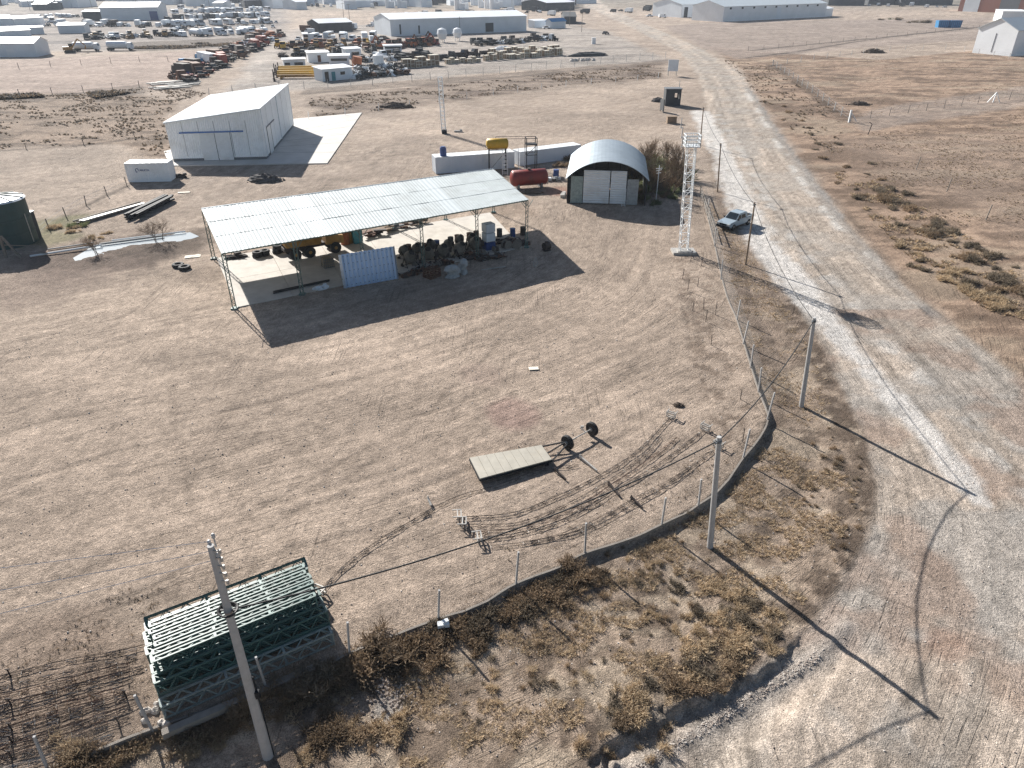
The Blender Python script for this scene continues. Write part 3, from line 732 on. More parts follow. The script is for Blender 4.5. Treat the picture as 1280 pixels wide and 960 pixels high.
# more machines and drums packed along the shaded slab edge
qx = random.Random(61)
for k in range(7):
    o = dup(mix0, at(505+k*17.5+qx.uniform(-4,4), 322-k*3.0+qx.uniform(-2,2)), SAZ+qx.uniform(-1.2,1.2), 'cement mixer in the crowded second row under the shed edge', 'cement mixers of the second row', qx.uniform(.75,.95))
def spool(mb):
    r = .62
    for x in (-.4,.4): mb.cyl((x-.05,0,r),(x+.05,0,r),r,16)
    mb.cyl((-.36,0,r),(.36,0,r),r*.55,14,1)
spm = MB(); spool(spm); spm = spm.mesh('spool', ['wood_grey','rust_dark'])
for k in range(10):
    o = bpy.data.objects.new('cable_spool', spm); COL.objects.link(o); o.location = at(517+k*14+qx.uniform(-5,5), 335-k*2.6+qx.uniform(-4,3)); o.rotation_euler = (0,0,qx.uniform(0,3)); kk = qx.uniform(.45,.85); o.scale = (kk,)*3
    tag(o, 'worn cable spool among the dark row of goods before the mixers', 'spool', 'cable spools before the mixers')
for k in range(12):
    def f(mb):
        mb.cyl((0,0,0),(0,0,.95),.32,14)
        for z in (.02,.33,.64,.93): mb.cyl((0,0,z-.015),(0,0,z+.015),.335,14)
    m_ = qx.choice(['rust_dark','rusty','far_dark','blue_dark']); nm = {'rust_dark':'dark rusty','rusty':'brown rusty','far_dark':'black','blue_dark':'dark blue'}[m_]
    simple('oil_drum', f'{nm} drum in the crowded row under the shed edge', 'drum', f, m_, at(508+k*13+qx.uniform(-5,5), 318-k*2.4+qx.uniform(-3,3),.05), 0, f'{nm} drums under the shed edge')
# goods at the back of the slab
for k, (px, n_) in enumerate([((322,321),2),((331,319),2),((347,316),3),((355,314),2)]):
    for j in range(n_):
        mb = MB(); tyre(mb, .55, .3)
        tag(mb.build('tyre', 'rubber', loc=at(px[0],px[1],.1)+Vector((.05*j,.03*j,.3*j))), 'black tyre in the low tyre stacks at the back of the slab', 'tyre', 'tyre stacks under the shed')
simple('scrap_heap', 'flat dark scrap pile near the left shed posts on the slab', 'scrap heap', lambda m: (m.blob((0,0,0),(1.5,.8,.4),4,12,rough=.5), m.bar((-1.2,.2,.3),(1.0,-.3,.35),.09), m.bar((-.9,-.4,.2),(1.3,.4,.4),.07), m.box((.3,.2,.4),(.7,.4,.25),.4)), 'rust_dark', at(294,322,.1), .3)
for k, (px, m_) in enumerate([((432,305),'rust_orange'),((438,303),'ochre_paint')]):
    def f(mb):
        mb.cyl((0,0,0),(0,0,1.5),.5,14); 
        for z in (.02,.5,1.0,1.48): mb.cyl((0,0,z-.02),(0,0,z+.02),.53,14)
    simple('oil_drum', ['orange drum with pale stripes behind the corrugated panel','ochre drum next to the orange one behind the corrugated panel'][k], 'drum', f, m_, at(*px,.1))
simple('plastic_bin', 'teal plastic bin behind the corrugated panel', 'bin', lambda m: (m.prism([(-.45,0),(.45,0),(.55,1.5),(-.55,1.5)],-.5,.5), m.box((0,0,1.55),(1.2,1.1,.1))), 'teal', at(446,303,.1), SAZ)
for k in range(7):
    x, y = 462+k*11, 297-k*3.2
    m_ = ['rusty','rust_dark','wood','steel_grey'][k % 4]; rr = random.Random(k)
    def f(mb):
        for j in range(4): mb.box((rr.uniform(-.4,.4), rr.uniform(-.3,.3), .12+.16*j), (rr.uniform(.6,1.5), rr.uniform(.2,.5), .15), rr.uniform(-.4,.4))
    lb = {0:'rusty offcut pile at the back of the slab beside the teal bin',1:'dark offcut pile second from the teal bin',2:'timber offcut pile third from the teal bin',3:'grey steel offcut pile in the middle of the back row',4:'rusty offcut pile past the grey steel one in the back row',5:'dark offcut pile next to last in the back row',6:'timber offcut pile at the far end of the back row'}[k]
    simple('offcut_pile', lb, 'offcut pile', f, m_, at(x,y,.1), SAZ)
for k, (px, lb) in enumerate([((223,333),'worn black tyre lying half under another tyre on the yard'),((231,336),'worn black tyre lying nearest the shed on the yard')]):
    mb = MB(); tyre(mb, .62, .32); tag(mb.build('tyre', 'rubber', loc=at(*px)), lb, 'tyre')
simple('board', 'small pale board on the dirt beyond the two tyres', 'board', lambda m: (m.box((0,0,.05),(1.6,.8,.05)), m.box((.2,.1,.09),(1.0,.35,.03),.4)), 'pale_card', at(241,321), .3)
simple('board', 'lone pale square board lying in the open yard', 'board', lambda m: m.box((0,0,.04),(.75,.45,.04)), 'pale_card', at(667,461), .15)

# ================================================================== WAREHOUSE
def warehouse():
    A, B, D = at0(217,203), at0(334,200), at0(377,158)
    rz = azim(A,B); W = (B-A).length; Dp = (D-B).length
    root = thing('warehouse', 'white metal warehouse with a single-slope roof and sliding doors on a concrete apron', 'warehouse', A, rz)
    h0, h1 = 6.15, 7.95; z0 = .55
    mb = MB(); mb.corr([(0,0,z0),(W,0,z0),(W,0,h1),(0,0,h0)], 84, .035); mb.build('front_wall', 'white_wall', root)
    mb = MB(); mb.corr([(W,0,z0),(W,Dp,z0),(W,Dp,h1),(W,0,h1)], 160, .035); mb.corr([(0,Dp,z0),(0,0,z0),(0,0,h0),(0,Dp,h0)], 120, .035); mb.corr([(W,Dp,z0),(0,Dp,z0),(0,Dp,h0),(W,Dp,h1)], 60, .02)
    mb.build('wall', 'white_wall', root)
    mb = MB(); mb.corr([(-.15,-.2,h0+.03),(W+.15,-.2,h1+.06),(W+.15,Dp+.2,h1+.06),(-.15,Dp+.2,h0+.03)], 64, .03, .05); mb.build('roof', 'white_roof', root)
    mb = MB(); mb.box((W/2,Dp/2,.28), (W-.04,Dp-.04,.56)); mb.build('plinth', 'steel_grey', root)
    mb = MB(); mb.bar((1.9,-.14,4.55), (11.8,-.14,4.62), .16, .2); mb.build('door_rail', 'blue_paint', root)
    for k, x in enumerate((4.9,7.3)):
        mb = MB(); mb.corr([(x,-.10,.2),(x+2.33,-.10,.2),(x+2.33,-.10,4.5),(x,-.10,4.5)], 26, .015); mb.box((x+2.34,-.09,2.35),(.04,.05,4.3), mi=1); mb.build('sliding_door', ['white_paint','dark_gap'], root)
    mb = MB(); mb.bar((W+.12,3.0,4.6),(W+.12,10.2,4.6),.1,.14); mb.build('door_rail', 'steel_grey', root)
    mb = MB(); mb.box((W+.06,4.9,2.35),(.06,3.3,4.3)); mb.build('sliding_door', 'white_paint', root)
    mb = MB(); mb.box((W+.08,6.62,2.35),(.06,.16,4.3)); mb.box((W+.08,3.2,2.35),(.06,.08,4.3)); mb.build('door_gap', 'dark_gap', root)
    mb = MB()
    for x in (-.09, W+.09): mb.bar((x,-.22,h0-.02 if x < 0 else h1-.02),(x,Dp+.2,h0-.02 if x < 0 else h1-.02),.16,.14)
    mb.bar((-.15,-.24,h0-.04),(W+.15,-.24,h1-.02),.05,.2); mb.build('eave_trim', 'far_wall', root)
    mb = MB()
    for y in (.6, Dp*.5, Dp-.6): mb.cyl((W+.12,y,.5),(W+.12,y,h1-.1),.06,6)
    mb.build('downpipe', 'far_wall', root)
    mb = MB()
    for k in range(1,6): mb.box((W+.045, Dp*k/6, (h1+z0)/2),(.012,.05,h1-z0-.2))
    for k in (1,2,3,4,5): mb.box((W*k/6,-.045,(h0+z0)/2+.2),(.05,.012,h0-z0-.2))
    mb.build('cladding_joint', 'tarp_grey', root)
    # apron
    pts = [at0(212,208), at0(409,205), at0(452.5,141.5), at0(370,149), at0(205,190)]
    mb = MB(); n = len(pts); top = [(p.x,p.y,.14) for p in pts]; bot = [(p.x,p.y,-.2) for p in pts]
    mb.add(top+bot, [tuple(range(n))]+[((i+1) % n, i, n+i, n+(i+1) % n) for i in range(n)])
    o = mb.build('concrete_apron', 'apron'); o['kind'] = 'structure'
    mb = MB()
    for t in (.17,.33,.5,.67,.83): a, b = top[1], top[2]; c, d = Vector((B.x,B.y,.14)), Vector((D.x,D.y,.14)); mb.bar(Vector(a).lerp(Vector(b),t)+Vector((0,0,.002)), c.lerp(d,t)+Vector((0,0,.002)), .06, .012)
    o = mb.build('apron_joint', 'rubble'); o['kind'] = 'structure'
warehouse()

def text_mesh(s, size, depth=.01):
    cu = bpy.data.curves.new('lettering', 'FONT'); cu.body = s; cu.size = size; cu.extrude = depth; cu.align_x = 'LEFT'
    o = bpy.data.objects.new('lettering', cu); COL.objects.link(o)
    bpy.context.view_layer.update()
    me = bpy.data.meshes.new_from_object(o.evaluated_get(bpy.context.evaluated_depsgraph_get()))
    bpy.data.objects.remove(o); bpy.data.curves.remove(cu); return me

def container(name, label, cat, A, rz, L, W=2.45, H=2.6, m='white_wall', z=.08, text=None, roof='white_paint', group=None):
    root = thing(name, label, cat, A, rz, group)
    mb = MB(); n = int(L/.14)
    mb.corr([(0.06,.02,z),(L-.06,.02,z),(L-.06,.02,H),(0.06,.02,H)], n, .012); mb.corr([(L-.06,W-.02,z),(.06,W-.02,z),(.06,W-.02,H),(L-.06,W-.02,H)][::1], n, .012)
    mb.corr([(L-.02,.06,z),(L-.02,W-.06,z),(L-.02,W-.06,H),(L-.02,.06,H)], 16, .012); mb.corr([(.02,W-.06,z),(.02,.06,z),(.02,.06,H),(.02,W-.06,H)], 16, .012)
    mb.build('wall', m, root)
    mb = MB(); mb.corr([(0,0,H+.02),(L,0,H+.02),(L,W,H+.02),(0,W,H+.02)], max(8,n//3), .012, .04); mb.build('roof', roof, root)
    mb = MB()
    for x in (.05,L-.05):
        for y in (.05,W-.05): mb.box((x,y,(H+z)/2),(.11,.11,H-z+.02))
    for y in (.04,W-.04): mb.box((L/2,y,z+.05),(L-.1,.1,.13)); mb.box((L/2,y,H-.04),(L-.1,.1,.1))
    mb.build('frame', m, root)
    if text:
        me = text_mesh(text, .42); me.materials.append(MATS['blue_dark'])
        o = bpy.data.objects.new('lettering', me); COL.objects.link(o); o.parent = root; o.location = (1.95,-.012,1.62); o.rotation_euler = (PI/2,0,0)
        mb = MB(); mb.tube([(1.6+.2*math.cos(t),-.012,1.78+.24*math.sin(t)) for t in np.linspace(-.5,5.0,14)], .035, 5); mb.bar((1.44,-.012,1.4),(1.44,-.012,1.75),.06,.03); mb.build('emblem', 'blue_dark', root)
    return root
A, B = at(161,228.5), at(213,227.5)
container('site_container', 'white cargo container with small dark lettering on its shaded long side', 'container', A, azim(A,B), 6.06, 2.45, 2.75, text='AKATA')
simple('scrap_heap', 'little dark junk heap at the end of the lettered container', 'scrap heap', lambda m: [m.blob((0,0,0),(.9,.6,.6),31,10,rough=.5), m.box((.5,.2,.5),(.5,.4,.3),.5), m.cyl((-.5,-.2,.35),(-.1,-.3,.4),.3,10)], 'rust_dark', at(227,222))
A = at(545,218)
container('cargo_trailer', 'long white box trailer body behind the open shed', 'box body', A, R(18), 12.6, 2.4, 2.5, m='far_wall', roof='white_paint')
p = A+Vector((.9*math.cos(R(18)), .9*math.sin(R(18)), 0))
simple('water_drum', 'blue drum standing on top of the long white box body', 'drum', lambda m: (m.cyl((0,0,0),(0,0,1.2),.5,14), m.cyl((0,0,1.2),(0,0,1.35),.35,12), m.cyl((0,0,.4),(0,0,.44),.53,14)), 'blue_dark', (p.x+.3,p.y+.8,2.56))
A = at(650,208)
container('cargo_trailer', 'second white box body further along toward the arched hut', 'box body', A, R(29), 11.5, 2.4, 2.2, m='far_wall', roof='white_paint')

# ================================================================== ARCHED HUT
def hut():
    A, B = at0(708,254), at0(806,255)
    W = (B-A).length; rz = R(-7); Dp = 13.; ez, rise = 3.55, 2.2
    root = thing('arched_hut', 'arched grey metal hut with two white corrugated front doors', 'hut', A, rz)
    r = (W*W/4+rise*rise)/(2*rise); a = math.asin(min(1, W/2/r)); cz = ez+rise-r
    arc = [(W/2+(r)*math.sin(t), cz+(r)*math.cos(t)) for t in np.linspace(-a*1.03, a*1.03, 25)]
    arc2 = [(W/2+(r+.07)*math.sin(t), cz+(r+.07)*math.cos(t)) for t in np.linspace(-a*1.03, a*1.03, 25)]
    mb = MB(); n = 40
    for k in range(13):
        y0, y1 = -1.0+k*(Dp+1)/13, -1.0+(k+1)*(Dp+1)/13
        o = len(mb.v); kk = .0 if k % 2 else .006
        vs = [(x,y,z+kk) for y in (y0,y1+.05) for x, z in arc2]+[(x,y,z+kk) for y in (y0,y1+.05) for x, z in arc]
        m_ = 25; fs = []
        for i in range(m_-1): fs += [(i,i+1,m_+i+1,m_+i), (2*m_+i+1,2*m_+i,3*m_+i,3*m_+i+1), (i+1,i,2*m_+i,2*m_+i+1), (m_+i,m_+i+1,3*m_+i+1,3*m_+i)]
        fs += [(0,m_,3*m_,2*m_), (m_-1,3*m_-1,4*m_-1,2*m_-1)]
        mb.add(vs, fs)
    mb.build('roof', 'galv_dull', root)
    mb = MB(); mb.box((.06,Dp/2,ez/2),(.1,Dp,ez)); mb.box((W-.06,Dp/2,ez/2),(.1,Dp,ez)); mb.box((W/2,Dp-.06,ez/2),(W-.24,.1,ez)); mb.build('wall', 'steel_grey', root)
    mb = MB(); mb.bar((2.0,.05,4.5),(7.85,.05,4.5),.14,.18)
    for x in (.1,2.08,7.78,W-.1): mb.box((x,.05,ez/2+(.45 if 1 < x < 9 else 0)),(.14,.14,ez+(.9 if 1 < x < 9 else 0)))
    for x in (W*.35,W*.5,W*.65): mb.bar((x,.05,4.5),(x,.05,cz+math.sqrt(r*r-(x-W/2)**2)),.06)
    mb.build('front_frame', 'black_steel', root)
    for x0, x1 in ((2.15,5.55),(5.68,7.7)):
        mb = MB(); mb.corr([(x0,-.08,4.42),(x0,-.08,.12),(x1,-.08,.12),(x1,-.08,4.42)], 28, .035); mb.build('front_door', 'white_paint', root)
    for x0, x1, h in ((.5,2.05,3.5),(7.85,9.3,3.3)):
        mb = MB(); mb.box(((x0+x1)/2,-.04,h/2+.1),(x1-x0,.05,h)); mb.build('side_panel', 'tarp_grey' if x0 > 1 else 'truss_dusty', root)
    mb = MB(); mb.blob((0,0,0),(1.6,.7,1.3),5,10,rough=.4); mb.build('back_foliage', 'shrub_green', root, loc=(W/2-.4,2.2,2.9));  # olive blob stands in for vegetation seen through the open back
    M = Matrix.Rotation(rz, 4, 'Z'); M.translation = A; return M
HM = hut()
def hw(x, y, z=0): return HM @ Vector((x,y,z))
def ladder(mb, w=.45, h=3.2, n=9, lean=.7, r=.03):
    for x in (-w/2,w/2): mb.bar((x,0,0),(x,lean,h),.05)
    for k in range(n): t = (k+.5)/n; mb.bar((-w/2,lean*t,h*t),(w/2,lean*t,h*t),.04)
simple('ladder', 'short white ladder leaning on the hut front beside the doors', 'ladder', lambda m: ladder(m,.45,2.2,7,.5), 'white_paint', hw(7.5,-.65), R(-7))
def mast(mb):
    mb.cyl((0,0,0),(0,0,4.6),.05,6); mb.bar((-.5,0,4.2),(.5,0,4.2),.05); mb.bar((-.35,0,3.6),(.35,0,3.6),.05); mb.bar((-.45,0,3.9),(.45,0,4.0),.04)
simple('antenna_mast', 'thin white mast with short cross arms by the bare bushes', 'mast', mast, 'white_paint', at(820,250), .4)
simple('gas_box', 'low pile of pale blocks at the side of the arched hut', 'blocks', lambda m: [m.box((.1*k,.5*k,.2),(.6,.4,.4),.3*k) for k in range(4)], 'pale_steel', at(703,247))

# tanks
A, B = at(640,236), at(682,233)
root = thing('fuel_tank', 'red horizontal cylinder tank lying behind the shed corner', 'tank', A, azim(A,B))
L_ = (B-A).length
mb = MB(); M3 = Matrix.Rotation(PI/2, 3, 'Y')
mb.lathe([(.02,-.28),(.5,-.2),(.9,-.06),(1.1,.12),(1.1,L_-.12),(.9,L_+.06),(.5,L_+.2),(.02,L_+.28)], (0,0,1.45), 24, 0, M3); mb.build('shell', 'red_paint', root, smooth=True)
mb = MB()
for x in (.8,L_-.8): mb.prism([(-.95,0),(.95,0),(.8,.8),(-.8,.8)], x-.12, x+.12, ax='X')
mb.build('saddle', 'steel_grey', root)
mb = MB(); mb.cyl((L_/2,0,2.5),(L_/2,0,2.75),.25,12); mb.build('hatch', 'rust_dark', root)
A = at(610,217)
root = thing('elevated_tank', 'yellow cylinder tank raised on a tall black steel stand', 'tank', A, R(6))
mb = MB(); mb.lathe([(.02,-.2),(.45,-.14),(.78,.05),(.78,3.0),(.45,3.19),(.02,3.25)], (0,.7,4.25), 20, 0, Matrix.Rotation(PI/2, 3, 'Y')); mb.build('shell', 'yellow_paint', root, smooth=True)
mb = MB()
for x in (.25,2.8):
    for y in (.1,1.3): mb.bar((x,y,0),(x,y,3.6),.13)
    mb.bar((x,.1,3.55),(x,1.3,3.55),.14); mb.bar((x,.1,.4),(x,1.3,3.4),.06)
mb.bar((.25,.1,3.45),(2.8,.1,3.45),.12); mb.bar((.25,1.3,3.45),(2.8,1.3,3.45),.12); mb.bar((.25,.1,.4),(2.8,.1,3.3),.06); mb.build('stand', 'black_steel', root)
A = at(658,214)
def stand(mb):
    for x in (0,1.6):
        for y in (0,1.6): mb.bar((x,y,0),(x,y,4.9),.12)
    for z in (2.4,3.9,4.85):
        for a, b in (((0,0),(1.6,0)),((1.6,0),(1.6,1.6)),((1.6,1.6),(0,1.6)),((0,1.6),(0,0))): mb.bar((*a,z),(*b,z),.08)
    for y in (0,1.6): mb.bar((0,y,4.85),(-4.5,y+.3,4.9),.06); mb.bar((-4.5,y+.3,4.9),(-4.5,y+.3,3.4),.05)
    mb.bar((0,0,2.4),(1.6,0,3.9),.06); mb.box((.8,.8,3.95),(1.6,1.6,.06))
simple('steel_stand', 'empty black steel stand with top railing right of the yellow tank', 'stand', stand, 'black_steel', A, R(8))
def wladder(mb, h, w=.8):
    for x in (0,w):
        for y in (0,w): mb.bar((x,y,0),(x,y,h),.07)
    for k in range(int(h/.55)):
        z = .3+k*.55
        mb.bar((0,0,z),(w,0,z),.05); mb.bar((0,w,z),(w,w,z),.05); mb.bar((0,0,z),(0,w,z+.5),.04)
simple('climbing_frame', 'white ladder frame standing between the yellow tank and red tank', 'ladder frame', lambda m: wladder(m,3.5), 'white_paint', at(628,219))
simple('climbing_frame', 'shorter white ladder frame by the empty black stand', 'ladder frame', lambda m: wladder(m,3.2,1.0), 'white_paint', at(648,214))
simple('water_drum', 'blue drum on the ground near the arched hut', 'drum', lambda m: (m.cyl((0,0,0),(0,0,1.3),.42,14), m.cyl((0,0,.4),(0,0,.45),.45,14), m.cyl((0,0,.85),(0,0,.9),.45,14)), 'blue_dark', at(695,223))
simple('scrap_heap', 'mixed white and dark odds beside the blue drum', 'scrap heap', lambda m: [m.box((rng.uniform(-1.3,1.3),rng.uniform(-.8,.8),.25),(rng.uniform(.3,.8),rng.uniform(.3,.6),rng.uniform(.2,.6)),rng.uniform(0,3),rng.randrange(3)) for _ in range(12)], ['white_paint','rust_dark','tarp_grey'], at(688,226))
simple('soil_heap', 'reddish soil heap in the shade below the red tank', 'soil heap', lambda m: m.blob((0,0,0),(2.0,.9,.5),77,14,rough=.3), 'soil_dark', at(664,241))

# green tank and things at the left edge
c = at(2,312)
root = thing('water_tank', 'dark green round tank with a white segmented roof at the photo edge', 'tank', (c.x-.4,c.y+2.4,0))
mb = MB(); mb.lathe([(2.75,0),(2.75,1.3),(2.8,1.32),(2.8,1.4),(2.75,1.42),(2.75,2.9),(2.8,2.92),(2.8,3.0),(2.75,3.02),(2.75,4.9)], (0,0,0), 36); mb.build('shell', 'tank_green', root)
mb = MB(); mb.lathe([(2.85,4.9),(2.6,5.05),(.3,5.45),(.02,5.5)], (0,0,0), 36); rf = mb.build('roof', 'white_paint', root)
mb = MB()
for k in range(10): t = 2*PI*k/10+.2; mb.bar((2.75*math.cos(t),2.75*math.sin(t),5.05),(.3*math.cos(t),.3*math.sin(t),5.52),.14,.1)
mb.build('roof_rib', 'tank_green', rf)
mb = MB(); mb.cyl((2.85,-.3,.2),(2.85,-.3,3.4),.05,8); mb.build('pipe', 'pale_steel', root)
c = at(41,300)
simple('equipment_box', 'tall black equipment box with pale top behind the green tank', 'equipment box', lambda m: (m.box((0,0,1.5),(1.3,1.3,3.)), m.box((0,0,3.04),(1.4,1.4,.08),mi=1), m.box((0,-.66,1.5),(1.0,.03,2.4),mi=0)), ['far_dark','white_paint'], (c.x-.3,c.y+.6,0))
def brace(mb):
    mb.bar((0,0,0),(.15,0,2.4),.22); mb.bar((.25,0,2.4),(1.5,.1,0),.2); mb.bar((.3,0,1.4),(3.6,.5,1.1),.08); mb.bar((.9,0,.55),(4.2,.6,.3),.08)
simple('braced_post', 'weathered braced fence post with rails before the green tank', 'fence post', brace, 'wood_grey', at(8,322))
for k, (a, b, m_, r_) in enumerate([((38,322),(128,309),'white_paint',.11),((125,307),(205,297),'pale_steel',.13),((140,302),(232,291),'white_paint',.09),((60,313),(118,305),'pale_steel',.08)]):
    p, q = at(*a), at(*b)
    tag(MB().cyl((0,0,r_+.05),((q-p).length,0,r_+.08),r_,8).build('pipe', m_, loc=p, rz=azim(p,q)), ['long white pipe lying from the braced post toward the pond','grey pipe lying along the far edge of the pond','white pipe lying behind the pond toward the shed','short grey pipe among grass near the green tank'][k], 'pipe')
# timber and beam piles
def pile(a, b, name, lb, grp, n, m_, w, seed):
    rr = random.Random(seed); p, q = at(*a), at(*b); L_ = (q-p).length; az = azim(p,q)
    for k in range(n):
        row, lay = k % 4, k//4
        o = MB().box((0,0,0),(L_*rr.uniform(.75,1.),w,w*.8)).build(name, m_ if isinstance(m_, str) else rr.choice(m_))
        c_ = (p+q)/2+Vector((-math.sin(az),math.cos(az),0))*(row-1.5)*w*1.5
        o.location = (c_.x+rr.uniform(-.3,.3), c_.y+rr.uniform(-.2,.2), w*.5+.05+lay*w*.85+gz(c_.x,c_.y)); o.rotation_euler = (0,0,az+rr.uniform(-.04,.04))
        tag(o, lb, 'beam', grp)
pile((94,281),(182,256),'timber_beam','weathered beam in the long thin pile above the pond','beams of the long thin pile',8,['wood_grey','rust_dark','rust_dark','pale_steel'],.20,1)
pile((160,276),(214,250),'steel_beam','dark steel beam in the short heavy pile near the lettered container','beams of the short heavy pile',12,['black_steel','black_steel','steel_grey'],.28,2)
simple('timber_board', 'pale plank lying on bare ground below the lettered container', 'plank', lambda m: m.box((0,0,.06),(1.6,.5,.06)), 'pale_card', at(230,241), .2)
# rubble and soil heaps
for px, r_, m_, lb in [((331,226),(2.6,1.6,1.15),'rubble','dark grey rubble heap between the warehouse and the shed'),((495,134),(4.2,1.8,1.2),'soil_dark','dark brown brush heap near the slim white mast'),((822,127),(1.6,1.2,1.1),'rubble','small dark heap beside the black guard booth'),((1092,66),(4.5,2.5,1.7),'soil_dark','dark soil heap beside the dirt lane in the right field'),((1074,131),(2.6,1.4,.9),'soil_dark','dark soil heap by the white corner post of the fenced plot'),((848,507),(.42,.36,.3),'soil_dark','small brown clod on the yard near the lattice strip end'),((478,50),(4,2,2),'soil_dark','dark heap among the cabins across the fence')]:
    mb = MB(); mb.blob((0,0,-.05), r_, int(px[0]), 16, rough=.28)
    for k in range(60):
        t = rng.uniform(0,2*PI); d = rng.random()**.5*1.15; mb.blob((r_[0]*d*math.cos(t), r_[1]*d*math.sin(t), max(0, r_[2]*(1-d))*.9), (r_[0]*.09*rng.uniform(.5,1.3),)*3, k, 5, rough=.4)
    tag(mb.build('rubble_heap' if m_ == 'rubble' else 'soil_heap', m_, loc=at(*px)), lb, 'heap')

# pond
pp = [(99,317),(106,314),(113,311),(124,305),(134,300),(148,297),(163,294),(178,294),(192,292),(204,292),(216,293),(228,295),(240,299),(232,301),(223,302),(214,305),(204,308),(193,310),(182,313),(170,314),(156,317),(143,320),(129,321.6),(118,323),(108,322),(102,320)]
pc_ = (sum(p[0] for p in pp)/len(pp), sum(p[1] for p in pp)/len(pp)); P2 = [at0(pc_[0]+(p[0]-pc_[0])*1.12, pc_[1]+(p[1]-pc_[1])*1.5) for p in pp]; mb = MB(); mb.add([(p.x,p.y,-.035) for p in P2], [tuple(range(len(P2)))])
m = bpy.data.materials.new('pond_water'); m.use_nodes = True; b_ = m.node_tree.nodes['Principled BSDF']; b_.inputs['Base Color'].default_value = (.40,.44,.46,1); b_.inputs['Roughness'].default_value = .10; MATS['pond_water'] = m  # pale base colour stands in for bright sky reflected on the water
nz = m.node_tree.nodes.new('ShaderNodeTexNoise'); nz.inputs['Scale'].default_value = 2.; bp = m.node_tree.nodes.new('ShaderNodeBump'); bp.inputs['Distance'].default_value = .02; m.node_tree.links.new(nz.outputs['Fac'], bp.inputs['Height']); m.node_tree.links.new(bp.outputs[0], b_.inputs['Normal'])
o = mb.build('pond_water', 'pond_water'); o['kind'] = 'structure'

# ================================================================== LATTICE TOWERS
def lattice_tower(name, label, base, top, H, w, m_='white_paint', platform=True, foot='pale_steel'):
    B_ = at(*base); T = at0(top[0], top[1], H); lean = Vector((T.x-B_.x, 0, 0))*.5
    root = thing(name, label, 'tower', B_)
    h = w/2; cs = [(-h,-h),(h,-h),(h,h),(-h,h)]
    mb = MB()
    def q(c, z): return Vector((c[0],c[1],z))+lean*(z/H)
    for c in cs: mb.bar(q(c,.2), q(c,H), .065 if w > .8 else .12)
    mb.build('leg', m_, root)
    mb = MB(); n = int(H/(w*1.05))
    for k in range(n):
        z0, z1 = .3+k*(H-.3)/n, .3+(k+1)*(H-.3)/n
        for i in range(4):
            a, b = cs[i], cs[(i+1) % 4]
            mb.bar(q(a,z1), q(b,z1), .045 if w > .8 else .07); mb.bar(q(a,z0) if k % 2 else q(b,z0), q(b,z1) if k % 2 else q(a,z1), .032)
    mb.build('bracing', m_, root)
    if platform:
        mb = MB()
        for x in (.15,.5): mb.bar(q((h+.05,x-.3),.3), q((h+.05,x-.3),H+.3), .045)
        for k in range(int(H/.3)): mb.bar(q((h+.05,-.15),.4+.3*k), q((h+.05,.2),.4+.3*k), .04)
        mb.build('ladder', m_, root)
        mb = MB(); mb.box(lean+Vector((0,0,H+.05)),(1.5,1.5,.08))
        for z in (H+.45,H+.8,H+1.15):
            for i in range(4):
                cc = [(-.73,-.73),(.73,-.73),(.73,.73),(-.73,.73)]; a, b = cc[i], cc[(i+1) % 4]
                mb.bar(lean+Vector((*a,z)), lean+Vector((*b,z)), .07)
        for x in np.linspace(-.73,.73,7):
            for y in (-.73,.73): mb.bar(lean+Vector((x,y,H)), lean+Vector((x,y,H+1.2)), .04); mb.bar(lean+Vector((y,x,H)), lean+Vector((y,x,H+1.2)), .04)
        mb.build('platform', m_, root)
        mb = MB(); mb.box((0,0,.12),(2.5,1.7,.34)); mb.box((0,-.1,.32),(1.5,1.1,.1)); mb.build('footing', foot, root)
    else:
        mb = MB(); mb.box((.1,0,.35),(.9,.9,.7)); mb.build('footing', foot, root)
lattice_tower('lattice_tower', 'tall white lattice tower with a caged platform on a low slab', (854,316), (867,192), 11.3, .85)
lattice_tower('lattice_mast', 'slim white lattice mast standing alone in the far yard', (555,167), (550.5,93), 10., .72, platform=False, foot='black_steel')
simple('cable_block', 'small pale block lying near the slim lattice mast', 'block', lambda m: (m.box((0,0,.15),(1.6,.5,.3)), m.box((.5,.1,.4),(.4,.3,.2))), 'pale_steel', at(573,165))

# ================================================================== GUARD BOOTH, SIGN
A, B = at(831,132.5), at(850,132.5); L_ = (B-A).length
root = thing('guard_booth', 'black roadside booth with a square window opening', 'booth', A)
mb = MB(); Hh = 3.6
for y in (0,2.6):
    mb.box((L_*.29,y,Hh/2),(L_*.58,.1,Hh)); mb.box((L_*.95,y,Hh/2),(L_*.1,.1,Hh)); mb.box((L_*.74,y,.75),(L_*.32,.1,1.5)); mb.box((L_*.74,y,3.2),(L_*.32,.1,.8))
mb.box((.05,1.3,Hh/2),(.1,2.5,Hh)); mb.box((L_-.05,1.3,Hh/2),(.1,2.5,Hh)); mb.build('wall', 'far_dark', root)
mb = MB(); mb.box((L_/2,1.3,Hh+.08),(L_+.3,3.,.14)); mb.build('roof', 'steel_grey', root)
simple('notice_board', 'dark upright board on posts beside the black booth', 'board', lambda m: (m.box((0,0,1.5),(.2,2.6,2.3)), m.bar((0,-1.2,0),(0,-1.2,2.8),.14), m.bar((0,1.2,0),(0,1.2,2.8),.14)), 'far_dark', at(827,140), .1)
simple('brick_box', 'low brown box by the fence below the black booth', 'box', lambda m: (m.box((0,0,.65),(1.9,1.3,1.3)), m.box((0,0,1.34),(2.05,1.45,.1)), m.box((.3,-.67,.6),(.6,.04,.9))), 'wood', at(839,154))
root = thing('sign_board', 'blue grey sign board on two legs beside the road bend', 'sign', at(834,95))
